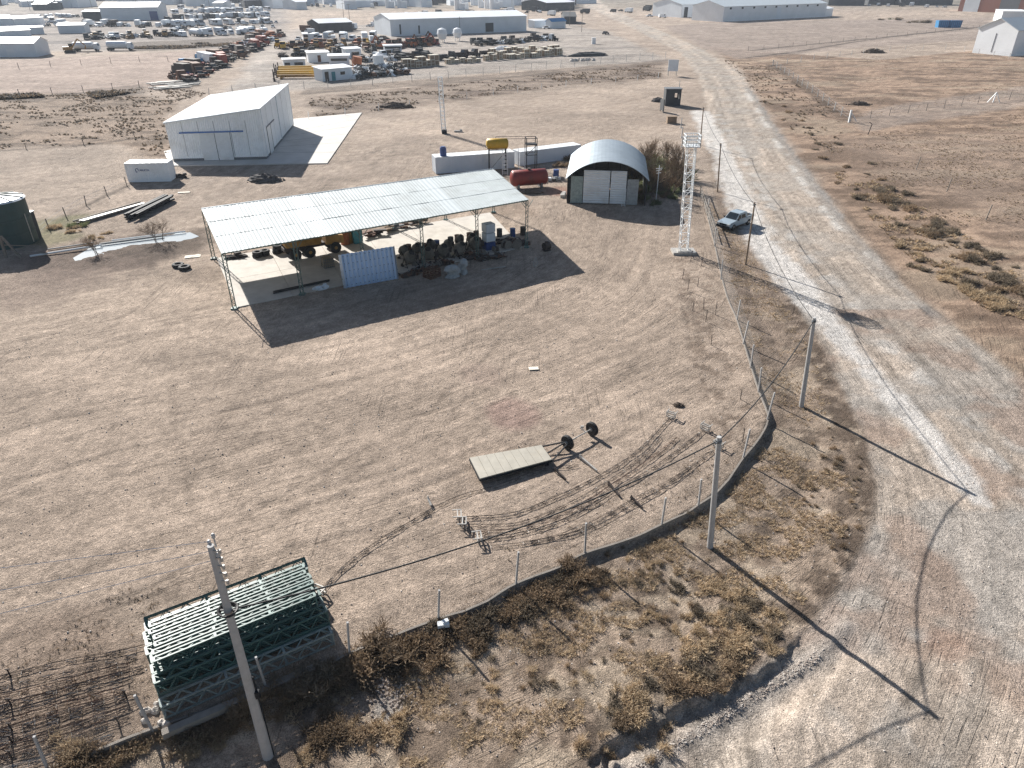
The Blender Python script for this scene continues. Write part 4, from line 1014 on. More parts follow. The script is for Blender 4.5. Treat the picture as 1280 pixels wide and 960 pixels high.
mb = MB(); mb.box((1.5,0,2.9),(3.0,.14,3.1)); mb.build('board', 'far_wall', root)
for x in (.3,2.7):
    mb = MB(); mb.bar((x,.12,0),(x,.12,4.4),.14); mb.bar((x,1.4,0),(x,.12,3.2),.1); mb.build('leg', 'pale_steel', root)
# ================================================================== POLES AND CABLES
def sag_pts(a, b, sag, n=24):
    a, b = Vector(a), Vector(b)
    return [a.lerp(b, t)-Vector((0,0,4*sag*t*(1-t))) for t in np.linspace(0,1,n)]
def pole(name, label, base, top, H, r0, r1, m_, caps=True):
    B_ = at(*base); T = at0(*top, H+B_.z)
    off = T-B_
    root = thing(name, label, 'pole', B_)
    mb = MB(); mb.cyl((0,0,-.3), off, r0, 14, r2=r1); mb.build('shaft', m_, root)
    return root, B_, T
PA, A0, A1 = pole('utility_pole', 'tall grey concrete pole in the foreground with brackets at its head and a coiled ring', (335,945), (263,682), 10.9, .215, .11, 'concrete_pole')
ax = (A1-A0)
for k, (dx, dy) in enumerate(((.12,.1),(-.1,.16),(.2,-.05))):
    mb = MB(); p = ax*(.995-.03*k); mb.cyl(p+Vector((dx,dy,-.1)), p+Vector((dx,dy,.3)), .025, 6); mb.lathe([(.03,0),(.07,.04),(.05,.1),(.07,.14),(.03,.2)], p+Vector((dx,dy,.28)), 8)
    mb.build('insulator', 'porcelain', PA)
for k in range(5):
    mb = MB(); p = ax*(.985-.03*k); mb.bar(p+Vector((.1,-.05,0)), p+Vector((.34,-.1,.05*(k%2))), .05); mb.cyl(p+Vector((.3,-.1,-.08)), p+Vector((.3,-.1,.08)), .05, 6)
    mb.build('bracket', 'pale_steel', PA)
mb = MB(); p = ax*.735
for j in range(4): mb.tube([p+Vector(((.27+.02*j)*math.cos(t), (.27+.02*j)*math.sin(t), .03*j-.05)) for t in np.linspace(0,2*PI,22)], .035, 5)
mb.bar(p+Vector((-.3,0,0)), p+Vector((.3,0,0)), .06)
mb.build('cable_coil', 'cable_black', PA)
mb = MB(); p = ax*.30
mb.bar(p+Vector((.22,.05,-1.2)), ax*.42+Vector((.2,.05,0)), .05); mb.box(p+Vector((.24,.02,.4)), (.14,.18,.35)); mb.bar(p+Vector((.22,.05,-1.2)), Vector((.22,.05,-.1)), .035)
mb.build('cable_riser', 'black_steel', PA)
PB, B0, B1 = pole('utility_pole', 'concrete pole by the plinth fence nearest the lattice strips, throwing the longest shadow', (888,684), (899,546), 7.15, .17, .12, 'concrete_pole')
PC, C0, C1 = pole('utility_pole', 'concrete pole on the verge nearer the whitish road', (1002,508), (1018,397), 6.95, .17, .12, 'concrete_pole')
P2_, Q0, Q1 = pole('utility_pole', 'thin brown wooden pole just in front of the parked pickup', (932,331), (943.5,253), 6.4, .10, .075, 'wood')
P1_, R0, R1 = pole('utility_pole', 'thin brown wooden pole beyond the pickup beside the road', (897,240), (901,179), 6.5, .10, .075, 'wood')
P0_, S0, S1 = pole('utility_pole', 'farthest wooden pole standing above the black booth shadow', (875,181), (879.5,134), 6.6, .11, .08, 'wood')
for r_, o_ in ((PB,B1-B0),(PC,C1-C0),(P2_,Q1-Q0),(P1_,R1-R0),(P0_,S1-S0)):
    mb = MB(); mb.cyl(o_*.955, o_*.975, .155, 12); mb.bar(o_*.965+Vector((-.1,-.1,0)), o_*.965+Vector((-.22,-.22,0)), .06); mb.build('clamp', 'steel_grey', r_)
c20 = lambda p, b, k: b+(p-b)*k
cab = [(c20(A1,A0,.735), c20(B1,B0,.97), 1.0, 'black cable sagging from the foreground pole to the pole by the plinth', .036), (c20(B1,B0,.97), c20(C1,C0,.97), .85, 'black cable sagging between the two concrete verge poles', .034),
       (c20(C1,C0,.97), c20(Q1,Q0,.97), .8, 'black cable from the verge concrete pole to the wooden pole by the pickup', .026), (c20(Q1,Q0,.97), c20(R1,R0,.97), .6, 'black cable between the two wooden poles near the pickup', .026), (c20(R1,R0,.97), c20(S1,S0,.97), .5, 'black cable between the two farthest wooden poles', .026)]
for a, b, sg, lb, r_ in cab:
    tag(MB().tube(sag_pts(a,b,sg), r_, 5).build('power_cable', 'cable_black'), lb, 'cable')
for k, (dz, px0, lb) in enumerate([(.99,(0,712),'topmost bright wire running from the pole head to the photo edge'),(.975,(0,740),'middle bright wire running from the pole head to the photo edge'),(.94,(0,769),'lowest bright wire running from the pole head to the photo edge')]):
    a = c20(A1,A0,dz)+Vector((0,.05,.25 if k == 0 else 0)); e = at0(px0[0],px0[1],a.z-.25); d = (e-a); 
    b = a+d*(34/d.length); b.z = a.z-.2
    tag(MB().tube(sag_pts(a,b,.25,30), .011, 4).build('power_wire', 'wire_bright'), lb, 'wire')

# ================================================================== FENCES
def fence_run(name, label, pix, px_posts, H=2.0, post=.11, m_='concrete_pole', wires=(), mesh_=False, plinth=0., seed=0, group=None, lean=.05, spacing=None, cat='fence', wire_r=.012):
    rr = random.Random(seed)
    path = smooth_line([at(*p) if len(p) == 2 else p for p in pix], 5)
    root = thing(name, label, cat, path[0], 0, group); o = path[0]
    path = [Vector((p.x-o.x, p.y-o.y, gz(p.x,p.y)-o.z)) if p.y < 160 else Vector((p.x-o.x,p.y-o.y,0)) for p in path]
    if spacing:
        posts = []; acc = 0; posts.append(path[0])
        for a, b in zip(path[:-1], path[1:]):
            l = (b-a).length
            while acc+l >= spacing:
                t = (spacing-acc)/l; a = a.lerp(b,t); posts.append(a); l = (b-a).length; acc = 0
            acc += l
    else:
        posts = [at(*p)-o for p in px_posts]
    me = None
    for p in posts:
        if me is None:
            me = MB().box((0,0,H/2-.1),(post,post,H+.2)).add([(0,0,0)],[],0).mesh('post', m_)
        c = bpy.data.objects.new('post', me); COL.objects.link(c); c.parent = root; c.location = p
        c.rotation_euler = (rr.uniform(-lean,lean), rr.uniform(-lean,lean)*1.5, rr.uniform(0,.4)); c.scale = (1,1,rr.uniform(.93,1.05))
    if plinth:
        mb = MB(); w = .06
        for sgn in (1,):
            n = len(path); vs = []
            for i, p in enumerate(path):
                d = (path[min(i+1,n-1)]-path[max(i-1,0)]); d.z = 0; d.normalize(); s_ = Vector((-d.y,d.x,0))*w
                vs += [p-s_+Vector((0,0,-.6)), p-s_+Vector((0,0,plinth)), p+s_+Vector((0,0,plinth)), p+s_+Vector((0,0,-.6))]
            fs = []
            for i in range(n-1):
                for k in range(3): fs.append((4*i+k, 4*i+k+1, 4*i+5+k, 4*i+4+k))
            fs += [(0,3,2,1), (4*n-4,4*n-3,4*n-2,4*n-1)]
            mb.add(vs, fs)
        mb.build('plinth', 'kerb', root)
    if wires:
        mb = MB()
        for a, b in zip(path[:-1], path[1:]):
            for z in wires: mb.cyl(a+Vector((0,0,z)), b+Vector((0,0,z)), wire_r, 3, caps=False)
        mb.build('wire', 'fence_wire', root)
    if mesh_:
        mb = MB(); mb.uv = []; L_ = 0; z0 = max(plinth,.05)
        for a, b in zip(path[:-1], path[1:]):
            l = (Vector((b.x-a.x,b.y-a.y,0))).length
            mb.add([a+Vector((0,0,z0)), b+Vector((0,0,z0)), b+Vector((0,0,H-.1)), a+Vector((0,0,H-.1))], [(0,1,2,3)])
            mb.uv.append([(L_,0),(L_+l,0),(L_+l,H-.1-z0),(L_,H-.1-z0)]); L_ += l
        mb.build('wire_mesh', 'chain_link', root)
    return root
fence_run('chain_link_fence', 'wire fence with pale concrete posts on a low plinth curving along the verge',
  [(880,250),(886,278),(893,305),(901,342),(909,372),(921,400),(930,430),(939,460),(948,488),(956,508),(960,522),(955,538),(944,555),(928,574),(905,606),(872,632),(827,656),(790,673),(731,692),(700,709),(645,730),(600,756),(548,774),(500,792),(437,817),(380,846),(290,878),(200,908),(100,946),(30,972)],
  [(884,268),(893,308),(901,349),(921,400),(929,430),(938,460),(948,490),(959,524),(929,572),(873,632),(827,656),(731,691),(645,730),(548,774),(437,817),(333,860),(190,912),(60,962)], H=2.05, post=.09, plinth=.06, mesh_=True, wires=(), seed=3, lean=.045, wire_r=.008)
r_ = thing('picket_fence', 'rough pale picket fence between the yard and the parked pickup', 'fence', at(875,244))
for k in range(15):
    t = k/14; p = at(875+20*t, 244+60*t); q = p-r_.location
    mb = MB(); mb.bar((0,0,-.1),(rng.uniform(-.12,.12),rng.uniform(-.1,.1),rng.uniform(1.2,1.7)),.13,.06); mb.build('picket', 'pale_steel' if k % 3 else 'wood_grey', r_, loc=q)
mb = MB(); q = at(895,304)-r_.location; mb.bar((0,0,.5),q+Vector((0,0,.5)),.06,.1); mb.bar((0,0,1.1),q+Vector((0,0,1.1)),.06,.1); mb.build('rail', 'wood_grey', r_)
stakes = [(72,235),(145,320),(200,345),(180,485),(315,735),(118,215),(48,180),(135,120),(95,325),(155,375),(85,100),(325,930)]
me = MB().bar((0,0,-.1),(.03,0,1.15),.045).mesh('stake','rust_dark')
for z in stakes:
    o = bpy.data.objects.new('iron_stake', me); COL.objects.link(o); o.location = at(840+z[0]/3.69, 300+z[1]/3.69); o.rotation_euler = (rng.uniform(-.1,.1),rng.uniform(-.1,.1),0); o.scale = (1,1,rng.uniform(.7,1.1))
    tag(o, 'dark iron stake in the rows inside the roadside fence', 'stake', 'iron stakes inside the roadside fence')
FN = [('wire_fence','thin post and wire fence crossing behind the warehouse at left',[(-60,128),(60,119),(130,114),(205,106)],7,1.8,'wood_grey',(.6,1.2,1.7)),
      ('wire_fence','low wire fence across the left field beyond the warehouse',[(-40,190),(45,186),(110,181),(170,172)],9,1.1,'wood_grey',(.5,1.0)),
      ('wire_fence','leaning fence line running from the green tank to the lettered container',[(42,303),(75,276),(110,256),(160,232)],5,1.3,'wood_grey',(.6,1.1)),
      ('chain_link_fence','long mesh fence in front of the cabins and crates across the yard',[(262,122),(340,114),(450,108),(560,98),(700,85),(770,78),(834,73)],6.2,2.3,'concrete_pole',(.8,1.5,2.2)),
      ('wire_fence','white post fence along the north edge of the yard',[(386,150),(450,142),(560,127),(615,120),(690,110),(770,103),(826,97)],8.5,1.6,'white_paint',(.7,1.4)),
      ('wire_fence','fence row of thin posts in front of the pale field at far left',[(-60,92),(60,84),(150,79),(260,74),(320,62)],9,1.9,'wood_grey',(.8,1.6)),
      ('wire_fence','white post fence on the near side of the fenced plot',[(1063,152),(1090,148),(1140,141),(1200,133),(1290,121)],6.5,1.7,'wood_grey',(.6,1.2,1.6)),
      ('wire_fence','thin fence along the road side of the fenced plot',[(966,82),(990,98),(1018,118),(1040,136),(1061,152)],7,1.8,'concrete_pole',(.6,1.2,1.7)),
      ('wire_fence','fence beyond the fenced plot beside the dirt lane',[(966,82),(1040,72),(1110,64),(1180,62),(1240,70),(1300,80)],9,1.8,'concrete_pole',(.6,1.2,1.7)),
      ('wire_fence','dark fence line on the far side of the dirt lane',[(935,64),(1000,58),(1050,53),(1110,47),(1200,38),(1245,32)],10,1.8,'wood_grey',(.6,1.2,1.7)),
      ('wire_fence','sparse brown stakes and wire along the bank right of the road',[(1111,12+0),(1112,13)],9,1.8,'wood',())]
for k, (nm, lb, pix, sp, h, m_, w_) in enumerate(FN[:-1]):
    fence_run(nm, lb, pix, None, H=h, post=.13 if pix[0][1] < 130 else .1, m_=m_, wires=w_, seed=20+k, spacing=sp, wire_r=.014)
for px, py, lb in [(1145,212,'lone leaning stake right of the road, farthest of three'),(1183,240,'lone leaning stake right of the road, middle of three'),(1232,275,'lone leaning stake right of the road, nearest of three')]:
    simple('wood_stake', lb, 'stake', lambda m: m.bar((0,0,-.1),(.25,.1,1.9),.10), 'wood_grey', at(px,py))
simple('corner_post', 'stout white corner post of the fenced plot right of the road', 'post', lambda m: (m.box((0,0,1.2),(.32,.32,2.4)), m.bar((.2,.1,1.9),(1.7,.4,.1),.12)), 'white_paint', at(1061,153))
simple('iron_post', 'dark cranked iron post just in front of the fenced plot corner', 'post', lambda m: (m.bar((0,0,0),(.3,0,1.9),.13), m.bar((.3,0,1.9),(-.3,0,2.2),.11)), 'rust_dark', at(1085,168))
simple('brace_post', 'white braced post pair in the middle of the plot fence', 'post', lambda m: (m.bar((0,0,0),(.2,0,2.3),.18), m.bar((1.6,0,0),(.3,0,2.1),.14), m.bar((-1.3,0,0),(.1,0,2.1),.14)), 'white_paint', at(1241,128))
# posts along the roadside in front of the booth
for k, (x, y) in enumerate([(849,110),(851,160),(852,172),(852,184),(853,198)]):
    o = simple('fence_post', 'pale concrete post in the roadside row below the black booth', 'post', lambda m: (m.box((0,0,.95),(.16,.16,1.9)), m.box((0,0,.05),(.4,.4,.1))), 'concrete_pole', at(x,y), 0, 'posts below the black booth')

# ================================================================== LATTICE STRIPS ON THE GROUND
def strip(label, pix, w=.13, h=.15, seed=0, ends=(True,True), m_='rebar', r=.0115, stub=0):
    rr = random.Random(seed)
    path = smooth_line([at(*p) for p in pix], 8)
    # resample
    q = [path[0]]; acc = 0; st = .42
    for a, b in zip(path[:-1], path[1:]):
        l = (b-a).length
        while acc+l >= st: t = (st-acc)/l; a = a.lerp(b,t); q.append(a.copy()); l = (b-a).length; acc = 0
        acc += l
    o = q[0].copy(); n = len(q)
    root = thing('lattice_strip', label, 'lattice', o)
    L_, R_, T_ = [], [], []
    for i, p in enumerate(q):
        d = q[min(i+1,n-1)]-q[max(i-1,0)]; d.z = 0; d.normalize(); s_ = Vector((-d.y,d.x,0))*w
        p = p-o; zz = Vector((0,0,.05+.03*rr.random()))
        L_.append(p+s_+zz); R_.append(p-s_+zz); T_.append(p+Vector((0,0,h*(1+.12*rr.uniform(-1,1)))))
    mb = MB(); mb.tube(L_, r, 4); mb.tube(R_, r, 4); mb.tube(T_, r*1.15, 4); mb.build('chord', m_, root)
    mb = MB()
    for i in range(n-1):
        for a, b in ((L_,T_),(R_,T_),(L_,R_)):
            if rr.random() < .25: continue
            mb.tri_bar(a[i], b[i+1] if i % 2 else b[i], r*.75, mi=1 if rr.random() < .34 else 0); mb.tri_bar(b[i] if i % 2 else b[i+1], a[i+1], r*.75, mi=1 if rr.random() < .16 else 0)
    mb.build('lacing', [m_,'pale_steel'], root)
    for e, i, j in ((ends[0],0,1),(ends[1],n-1,n-2)):
        if not e: continue
        d = (q[i]-q[j]); d.z = 0; d.normalize(); s_ = Vector((-d.y,d.x,0)); p = q[i]-o
        mb = MB()
        for k in range(2):
            c = p+d*(.12+.2*k)
            mb.bar(c-s_*.3+Vector((0,0,.1)), c+s_*.3+Vector((0,0,.1)), .06); mb.bar(c-s_*.3+Vector((0,0,.42)), c+s_*.3+Vector((0,0,.42)), .06)
            mb.bar(c-s_*.3+Vector((0,0,.08)), c-s_*.3+Vector((0,0,.44)), .05); mb.bar(c+s_*.3+Vector((0,0,.08)), c+s_*.3+Vector((0,0,.44)), .05)
        mb.bar(p-s_*.3+d*.1+Vector((0,0,.44)), p-s_*.3+d*.6+Vector((0,0,.44)), .05); mb.bar(p+s_*.3+d*.1+Vector((0,0,.44)), p+s_*.3+d*.6+Vector((0,0,.44)), .05)
        mb.build('end_frame', 'pale_steel', root)
    if stub:
        mb = MB()
        for i in range(2, n-1, stub): mb.bar(T_[i]-Vector((0,0,.25)), T_[i]+Vector((0,0,.32)), .045); mb.bar(T_[i]+Vector((-.1,0,.3)), T_[i]+Vector((.1,0,.3)), .04)
        mb.build('stub', 'rust_dark', root)
Z6 = lambda pts: [(520+x/3.2, 480+y/3.2) for x, y in pts]
Z8 = lambda pts: [(x/4., 720+y/4.) for x, y in pts]
strip('long curved rusty lattice strip whose far end lies above the small clod', Z6([(190,540),(400,520),(600,440),(740,370),(880,280),(960,200),(1015,140)]), seed=1, stub=0)
strip('short rusty lattice strip just below the flatbed trailer', Z6([(20,530),(160,460),(330,410),(500,350),(650,330)]), seed=2, ends=(False,False), r=.010)
strip('curved rusty lattice strip running under the sagging cable', Z6([(270,625),(430,600),(600,545),(780,440),(950,340),(1100,230),(1150,190)]), seed=3)
strip('rusty lattice strip closest to the fence plinth', Z6([(300,655),(500,630),(700,560),(900,450),(1050,370),(1200,260)]), seed=4, ends=(False,True), r=.010)
strip('faint lattice strip doubling the long curved one on its inner side', Z6([(210,570),(420,560),(620,480),(760,400),(900,300),(985,210)]), seed=5, ends=(True,False), r=.010)
strip('thin lattice strip between the long curved one and the cable, ending short of the clod', Z6([(230,600),(430,580),(620,512),(770,420),(930,310),(1050,215)]), seed=21, ends=(False,False), r=.010, m_='rusty')
strip('thin lattice strip in the gap just inside the plinth beyond the cable', Z6([(430,640),(640,600),(820,515),(980,425),(1110,330)]), seed=22, ends=(False,False), r=.010)
strip('lattice strip reaching from the green girder stack toward the curved strips', [(404,738),(440,702),(490,668),(540,640)], seed=6, ends=(True,False))
strip('rusty lattice strip farthest from the fence left of the girder stack', Z8([(-60,530),(300,440),(600,385),(745,350)]), seed=7, stub=14, ends=(False,False))
strip('rusty lattice strip with tall stubs, second row left of the girder stack', Z8([(-60,680),(300,580),(580,500),(740,455)]), seed=8, stub=14, ends=(False,False))
strip('rusty lattice strip in the third row left of the girder stack', Z8([(-60,800),(200,735),(480,650),(690,590)]), seed=9, stub=10, ends=(False,False))
strip('rusty lattice strip in the fourth row left of the girder stack', Z8([(-60,860),(200,800),(480,720),(700,640)]), seed=10, stub=12, ends=(False,False))
strip('rusty lattice strip among weeds in the fifth row left of the girder stack', Z8([(-60,930),(200,880),(460,790),(690,700)]), seed=11, stub=9, ends=(False,False))
strip('lattice strip nearest the plinth at the lower left corner', Z8([(-40,990),(200,925),(420,850),(620,790)]), seed=12, stub=0, ends=(False,False), m_='steel_grey')
for k in range(9):
    y0 = 545+k*44; sl = -.24-.012*k
    strip(f'thin rusty lattice strip packed between stubbed rows by the girders, {ORD[k]} from the yard', Z8([(-70,y0+40),(220,y0+40+290*sl+8*math.sin(k)),(480,y0+40+550*sl),(700-8*k,y0+40+(770-8*k)*sl)]), seed=40+k, stub=0, ends=(False,False), r=.010, h=.12+.06*(k % 3), m_=('rebar','rusty','rusty')[k % 3])
for k, (a, b, lb) in enumerate([((693,590),(707,601),'dark short bar stuck across the lattice strips below the trailer wheels'),((760,607),(774,621),'dark short bar leaning on the curved strip under the cable'),((788,625),(803,637),'dark short bar nearest the fence among the lattice strips'),((724,574),(746,590),'pale ribbed strut lying below the nearer trailer wheel'),((535,626),(539,634),'small pale plate standing at the end of the short strip')]):
    p, q = at(*a), at(*b)
    tag(MB().bar((0,0,.25),((q-p).length,0,.1),.10,.12).bar((.05,0,0),(.05,0,.4),.06).build('steel_bar', 'pale_steel' if k > 2 else 'rust_dark', loc=p, rz=azim(p,q)), lb, 'bar')

# ================================================================== FLATBED TRAILER
z = .5
d0, d1, d2, d3 = at0(587,572,z), at0(677,556,z), at0(690,574,.42), at0(600,598,z)
root = thing('flatbed_trailer', 'flat pale timber trailer deck with a pair of wheels on a bare axle', 'trailer', Vector((d3.x,d3.y,0)))
o = root.location.copy()
mb = MB(); n = 9
for i in range(n):
    a, b = i/n+.001, (i+1)/n-.003
    q = [d3.lerp(d2,a), d3.lerp(d2,b), d0.lerp(d1,b), d0.lerp(d1,a)]; q = [p-o for p in q]
    mb.add(q+[p-Vector((0,0,.07)) for p in q], [(0,1,2,3),(7,6,5,4),(0,4,5,1),(1,5,6,2),(2,6,7,3),(3,7,4,0)])
mb.build('deck', 'deck', root)
mb = MB(); dn = Vector((0,0,-.14))
for a, b in ((d3,d2),(d0,d1),(d3,d0),(d2,d1)): mb.bar(a-o+dn, b-o+dn, .08, .14)
for t in (.2,.4,.6,.8): mb.bar(d3.lerp(d2,t)-o+dn, d0.lerp(d1,t)-o+dn, .06, .1)
mb.box(d0.lerp(d2,.15)-o+Vector((0,0,-.3)), (.25,.25,.42)); mb.box(d3.lerp(d1,.3)-o+Vector((0,0,-.3)), (.25,.25,.42)); mb.box(d3.lerp(d2,.93)-o+Vector((0,.1,-.3)), (.2,.2,.42))
w0, w1 = at(709,561), at(739.5,544); wc = (w0+w1)/2
for a in (d1,d2): mb.bar(a-o+dn, w0.lerp(w1,.12)-o+Vector((0,0,.5)), .08)
mb.bar(d1.lerp(d2,.5)-o+dn, w0-o+Vector((.0,.1,.55)), .07)
mb.build('frame', 'black_steel', root)
mb = MB(); up = Vector((0,0,.5)); e = (w1-w0).normalized(); mb.cyl(w0-o+up-e*.2, w1-o+up+e*.2, .045, 8); m_ = w0.lerp(w1,.55)-o+up
mb.bar(w0.lerp(w1,.75)-o+up, w0.lerp(w1,.75)-o+up+Vector((-e.y,e.x,0))*.55+Vector((0,0,.1)), .06); mb.box(w0.lerp(w1,.8)-o+up+Vector((-.3,.35,.15)), (.2,.12,.12)); mb.build('axle', 'pale_steel', root)
for w in (w0,w1):
    a_, b_ = MB(), MB(); wheel(a_, b_, (0,0,0), .5, .24, 'Y', 18)
    t = a_.build('wheel', 'rubber', root, loc=w-o+up, rz=azim(w0,w1)+PI/2); b_.build('rim', 'steel_grey', t)

# ================================================================== GREEN GIRDER STACK
GO = at(208,905); GAZ = R(31.5)
def make_girder(L_, w, h, m_):
    root = thing('lattice_girder', 'x', 'girder')
    mb = MB(); c = .07
    for y in (0,w):
        for z in (c/2,h-c/2): mb.box((L_/2,y,z),(L_,c,c))
    mb.build('chord', m_, root)
    mb = MB(); n = int(L_/.42)
    for i in range(n):
        x0, x1 = L_*i/n, L_*(i+1)/n
        for y in (0,w): mb.bar((x0,y,c if i%2 else h-c),(x1,y,h-c if i%2 else c),.038)
        for z in (c*.6,h-c*.6): mb.bar((x0,0 if i%2 else w,z),(x1,w if i%2 else 0,z),.034)
    mb.build('lacing', m_, root)
    mb = MB()
    for x in (.03,L_-.03,L_*.36,L_*.7):
        for z in (c*.5+.004,h-c*.5+.004): mb.box((x,w/2,z),(.11,w-.02,.07))
    for x in (.02,L_-.02):
        mb.box((x,0,h/2),(.05,.1,h-.03)); mb.box((x,w,h/2),(.05,.1,h-.03)); mb.bar((x,0,c),(x,w,h-c),.05)
    mb.build('end_plate', m_, root)
    return root
protoA = make_girder(7.25,.46,.76,'truss_green'); protoD = make_girder(7.2,.46,.76,'truss_dusty'); protoT = make_girder(6.75,.215,.72,'truss_green')
used = set()
def put_girder(proto, n_, z, x0, lb, da=0., tilt=0.):
    p = GO+Matrix.Rotation(GAZ,3,'Z') @ Vector((x0,n_,0)); p.z = z
    rz = GAZ+rng.uniform(-.006,.006)+da
    if proto in used: o_ = dup(proto, p, rz, lb, 'girders of the green stack'); o_.rotation_euler.x = tilt
    else: proto.location = p; proto.rotation_euler = (0,0,rz); proto['label'] = lb; proto['group'] = 'girders of the green stack'; used.add(proto)
put_girder(protoD, .2, .06, .0, 'dusty grey-green lattice girder lying lowest at the fence side of the stack')
for k in range(8): put_girder(protoA, .78+.57*k, .06, rng.uniform(-.1,.1), f'dark green lattice girder, {ORD[k]} in the bottom tier counted after the dusty one')
for k in range(5): put_girder(protoA, .80+.56*k, .84, rng.uniform(-.06,.1), f'dark green lattice girder, {ORD[k]} in the middle tier from the fence side')
put_girder(protoA, 4.75, .84, .15, 'dark green lattice girder leaning at the far side, apart from the bright top ones', tilt=.75)
put_girder(protoA, 4.0, .70, .1, 'dark green lattice girder in the gap behind the bright top tier')
for k in range(6): put_girder(protoT, 1.22+.40*k, 1.62, .3+rng.uniform(-.16,.16), f'sunlit pale-topped lattice girder, {ORD[k]} in the top tier from the fence side')
simple('timber_bearer', 'dusty long kerb slab lying in front of the girder stack', 'slab', lambda m: m.box((3.1,0,.12),(6.2,.32,.3)), 'kerb', GO+Vector((.1,-.55,0)), GAZ-.02)
simple('rubble_heap', 'pale broken concrete lumps at the left foot of the girder stack', 'rubble', lambda m: [m.blob((rng.uniform(-.6,.6),rng.uniform(-.5,.5),0),(.25,.2,.22),k,7) for k in range(9)], 'stone_pale', at(196,893))
simple('brick', 'white block half buried by the plinth post', 'block', lambda m: (m.box((0,0,.1),(.55,.28,.2)), m.box((.1,.05,.24),(.3,.2,.1),.3)), 'white_paint', at(555,776)+Vector((0,-.3,0)), .2)
simple('rubble_heap', 'grey gravel spill with pale lumps on the verge', 'rubble', lambda m: [m.blob((rng.gauss(0,.55),rng.gauss(0,.5),0),(.09,.08,.08),k,5) for k in range(160)], 'stone', at(492,870))

# ================================================================== PICKUP
c = at(918,282.5)
root = thing('pickup_truck', 'pale blue double cab pickup parked on the verge beside the road', 'pickup', c, R(-138))
mb = MB()
mb.prism([(-2.6,.5),(-2.62,1.02),(-.95,1.05),(1.15,1.08),(2.35,.98),(2.58,.82),(2.6,.45),(2.1,.40),(-2.2,.42)], -.86, .86)
mb.prism([(-2.6,.5),(-2.6,1.05),(2.3,.96),(2.5,.5)], -.90, .90); body = mb.build('body', 'pickup_paint', root)
mb = MB(); mb.add([(1.2,-.84,1.05),(1.2,.84,1.05),(-1.05,.84,1.05),(-1.05,-.84,1.05),(.35,-.68,1.76),(.35,.68,1.76),(-.85,.68,1.76),(-.85,-.68,1.76)], [(0,1,5,4),(1,2,6,5),(2,3,7,6),(3,0,4,7),(4,5,6,7)]); cabn = mb.build('cab', 'pickup_paint', root)
mb = MB()
mb.add([(1.12,-.72,1.13),(1.12,.72,1.13),(.43,.61,1.71),(.43,-.61,1.71)],[(0,1,2,3)]); mb.v = [(x+.012,y,z+.012) for x,y,z in mb.v]; mb.build('windscreen', 'glass_dark', cabn)
for s_ in (-1,1):
    for x0,x1,x2,x3 in ((.95,.12,.1,.38),(.02,-.88,-.78,0.)):
        mb = MB(); mb.add([(x0,s_*.835,1.12),(x1,s_*.835,1.12),(x2,s_*.695,1.68),(x3,s_*.695,1.68)],[(0,1,2,3) if s_ > 0 else (3,2,1,0)]); mb.build('side_window', 'glass_dark', cabn)
mb = MB(); mb.box((-1.85,0,1.056),(1.4,1.5,.02)); mb.build('bed_floor', 'dark_gap', root)
mb = MB(); 
for s_ in (-.83,.83): mb.bar((-2.6,s_,1.10),(-1.05,s_,1.10),.09,.1)
mb.bar((-2.58,-.83,1.09),(-2.58,.83,1.09),.08,.1); mb.bar((-1.12,-.75,1.05),(-1.12,-.7,1.7),.06); mb.bar((-1.12,.75,1.05),(-1.12,.7,1.7),.06); mb.bar((-1.12,-.7,1.7),(-1.12,.7,1.7),.06); mb.build('bed_rail', 'pickup_paint', root)
mb = MB(); mb.box((2.62,0,.5),(.14,1.76,.26)); mb.box((-2.66,0,.5),(.12,1.6,.16)); mb.build('bumper', 'black_steel', root)
mb = MB(); mb.box((2.585,0,.76),(.05,.9,.2)); mb.build('grille', 'black_steel', root)
for s_ in (-.68,.68):
    mb = MB(); mb.box((2.56,s_,.80),(.08,.32,.17)); mb.build('headlight', 'lamp_glass', root)
    mb = MB(); mb.box((.95,s_*1.42,1.18),(.12,.2,.16)); mb.build('mirror', 'black_steel', root)
for x in (-1.6,1.62):
    for y in (-.80,.80):
        a_, b_ = MB(), MB(); wheel(a_, b_, (x,y,.38), .38, .26); w = a_.build('wheel', 'rubber', root); b_.build('rim', 'chrome', w)
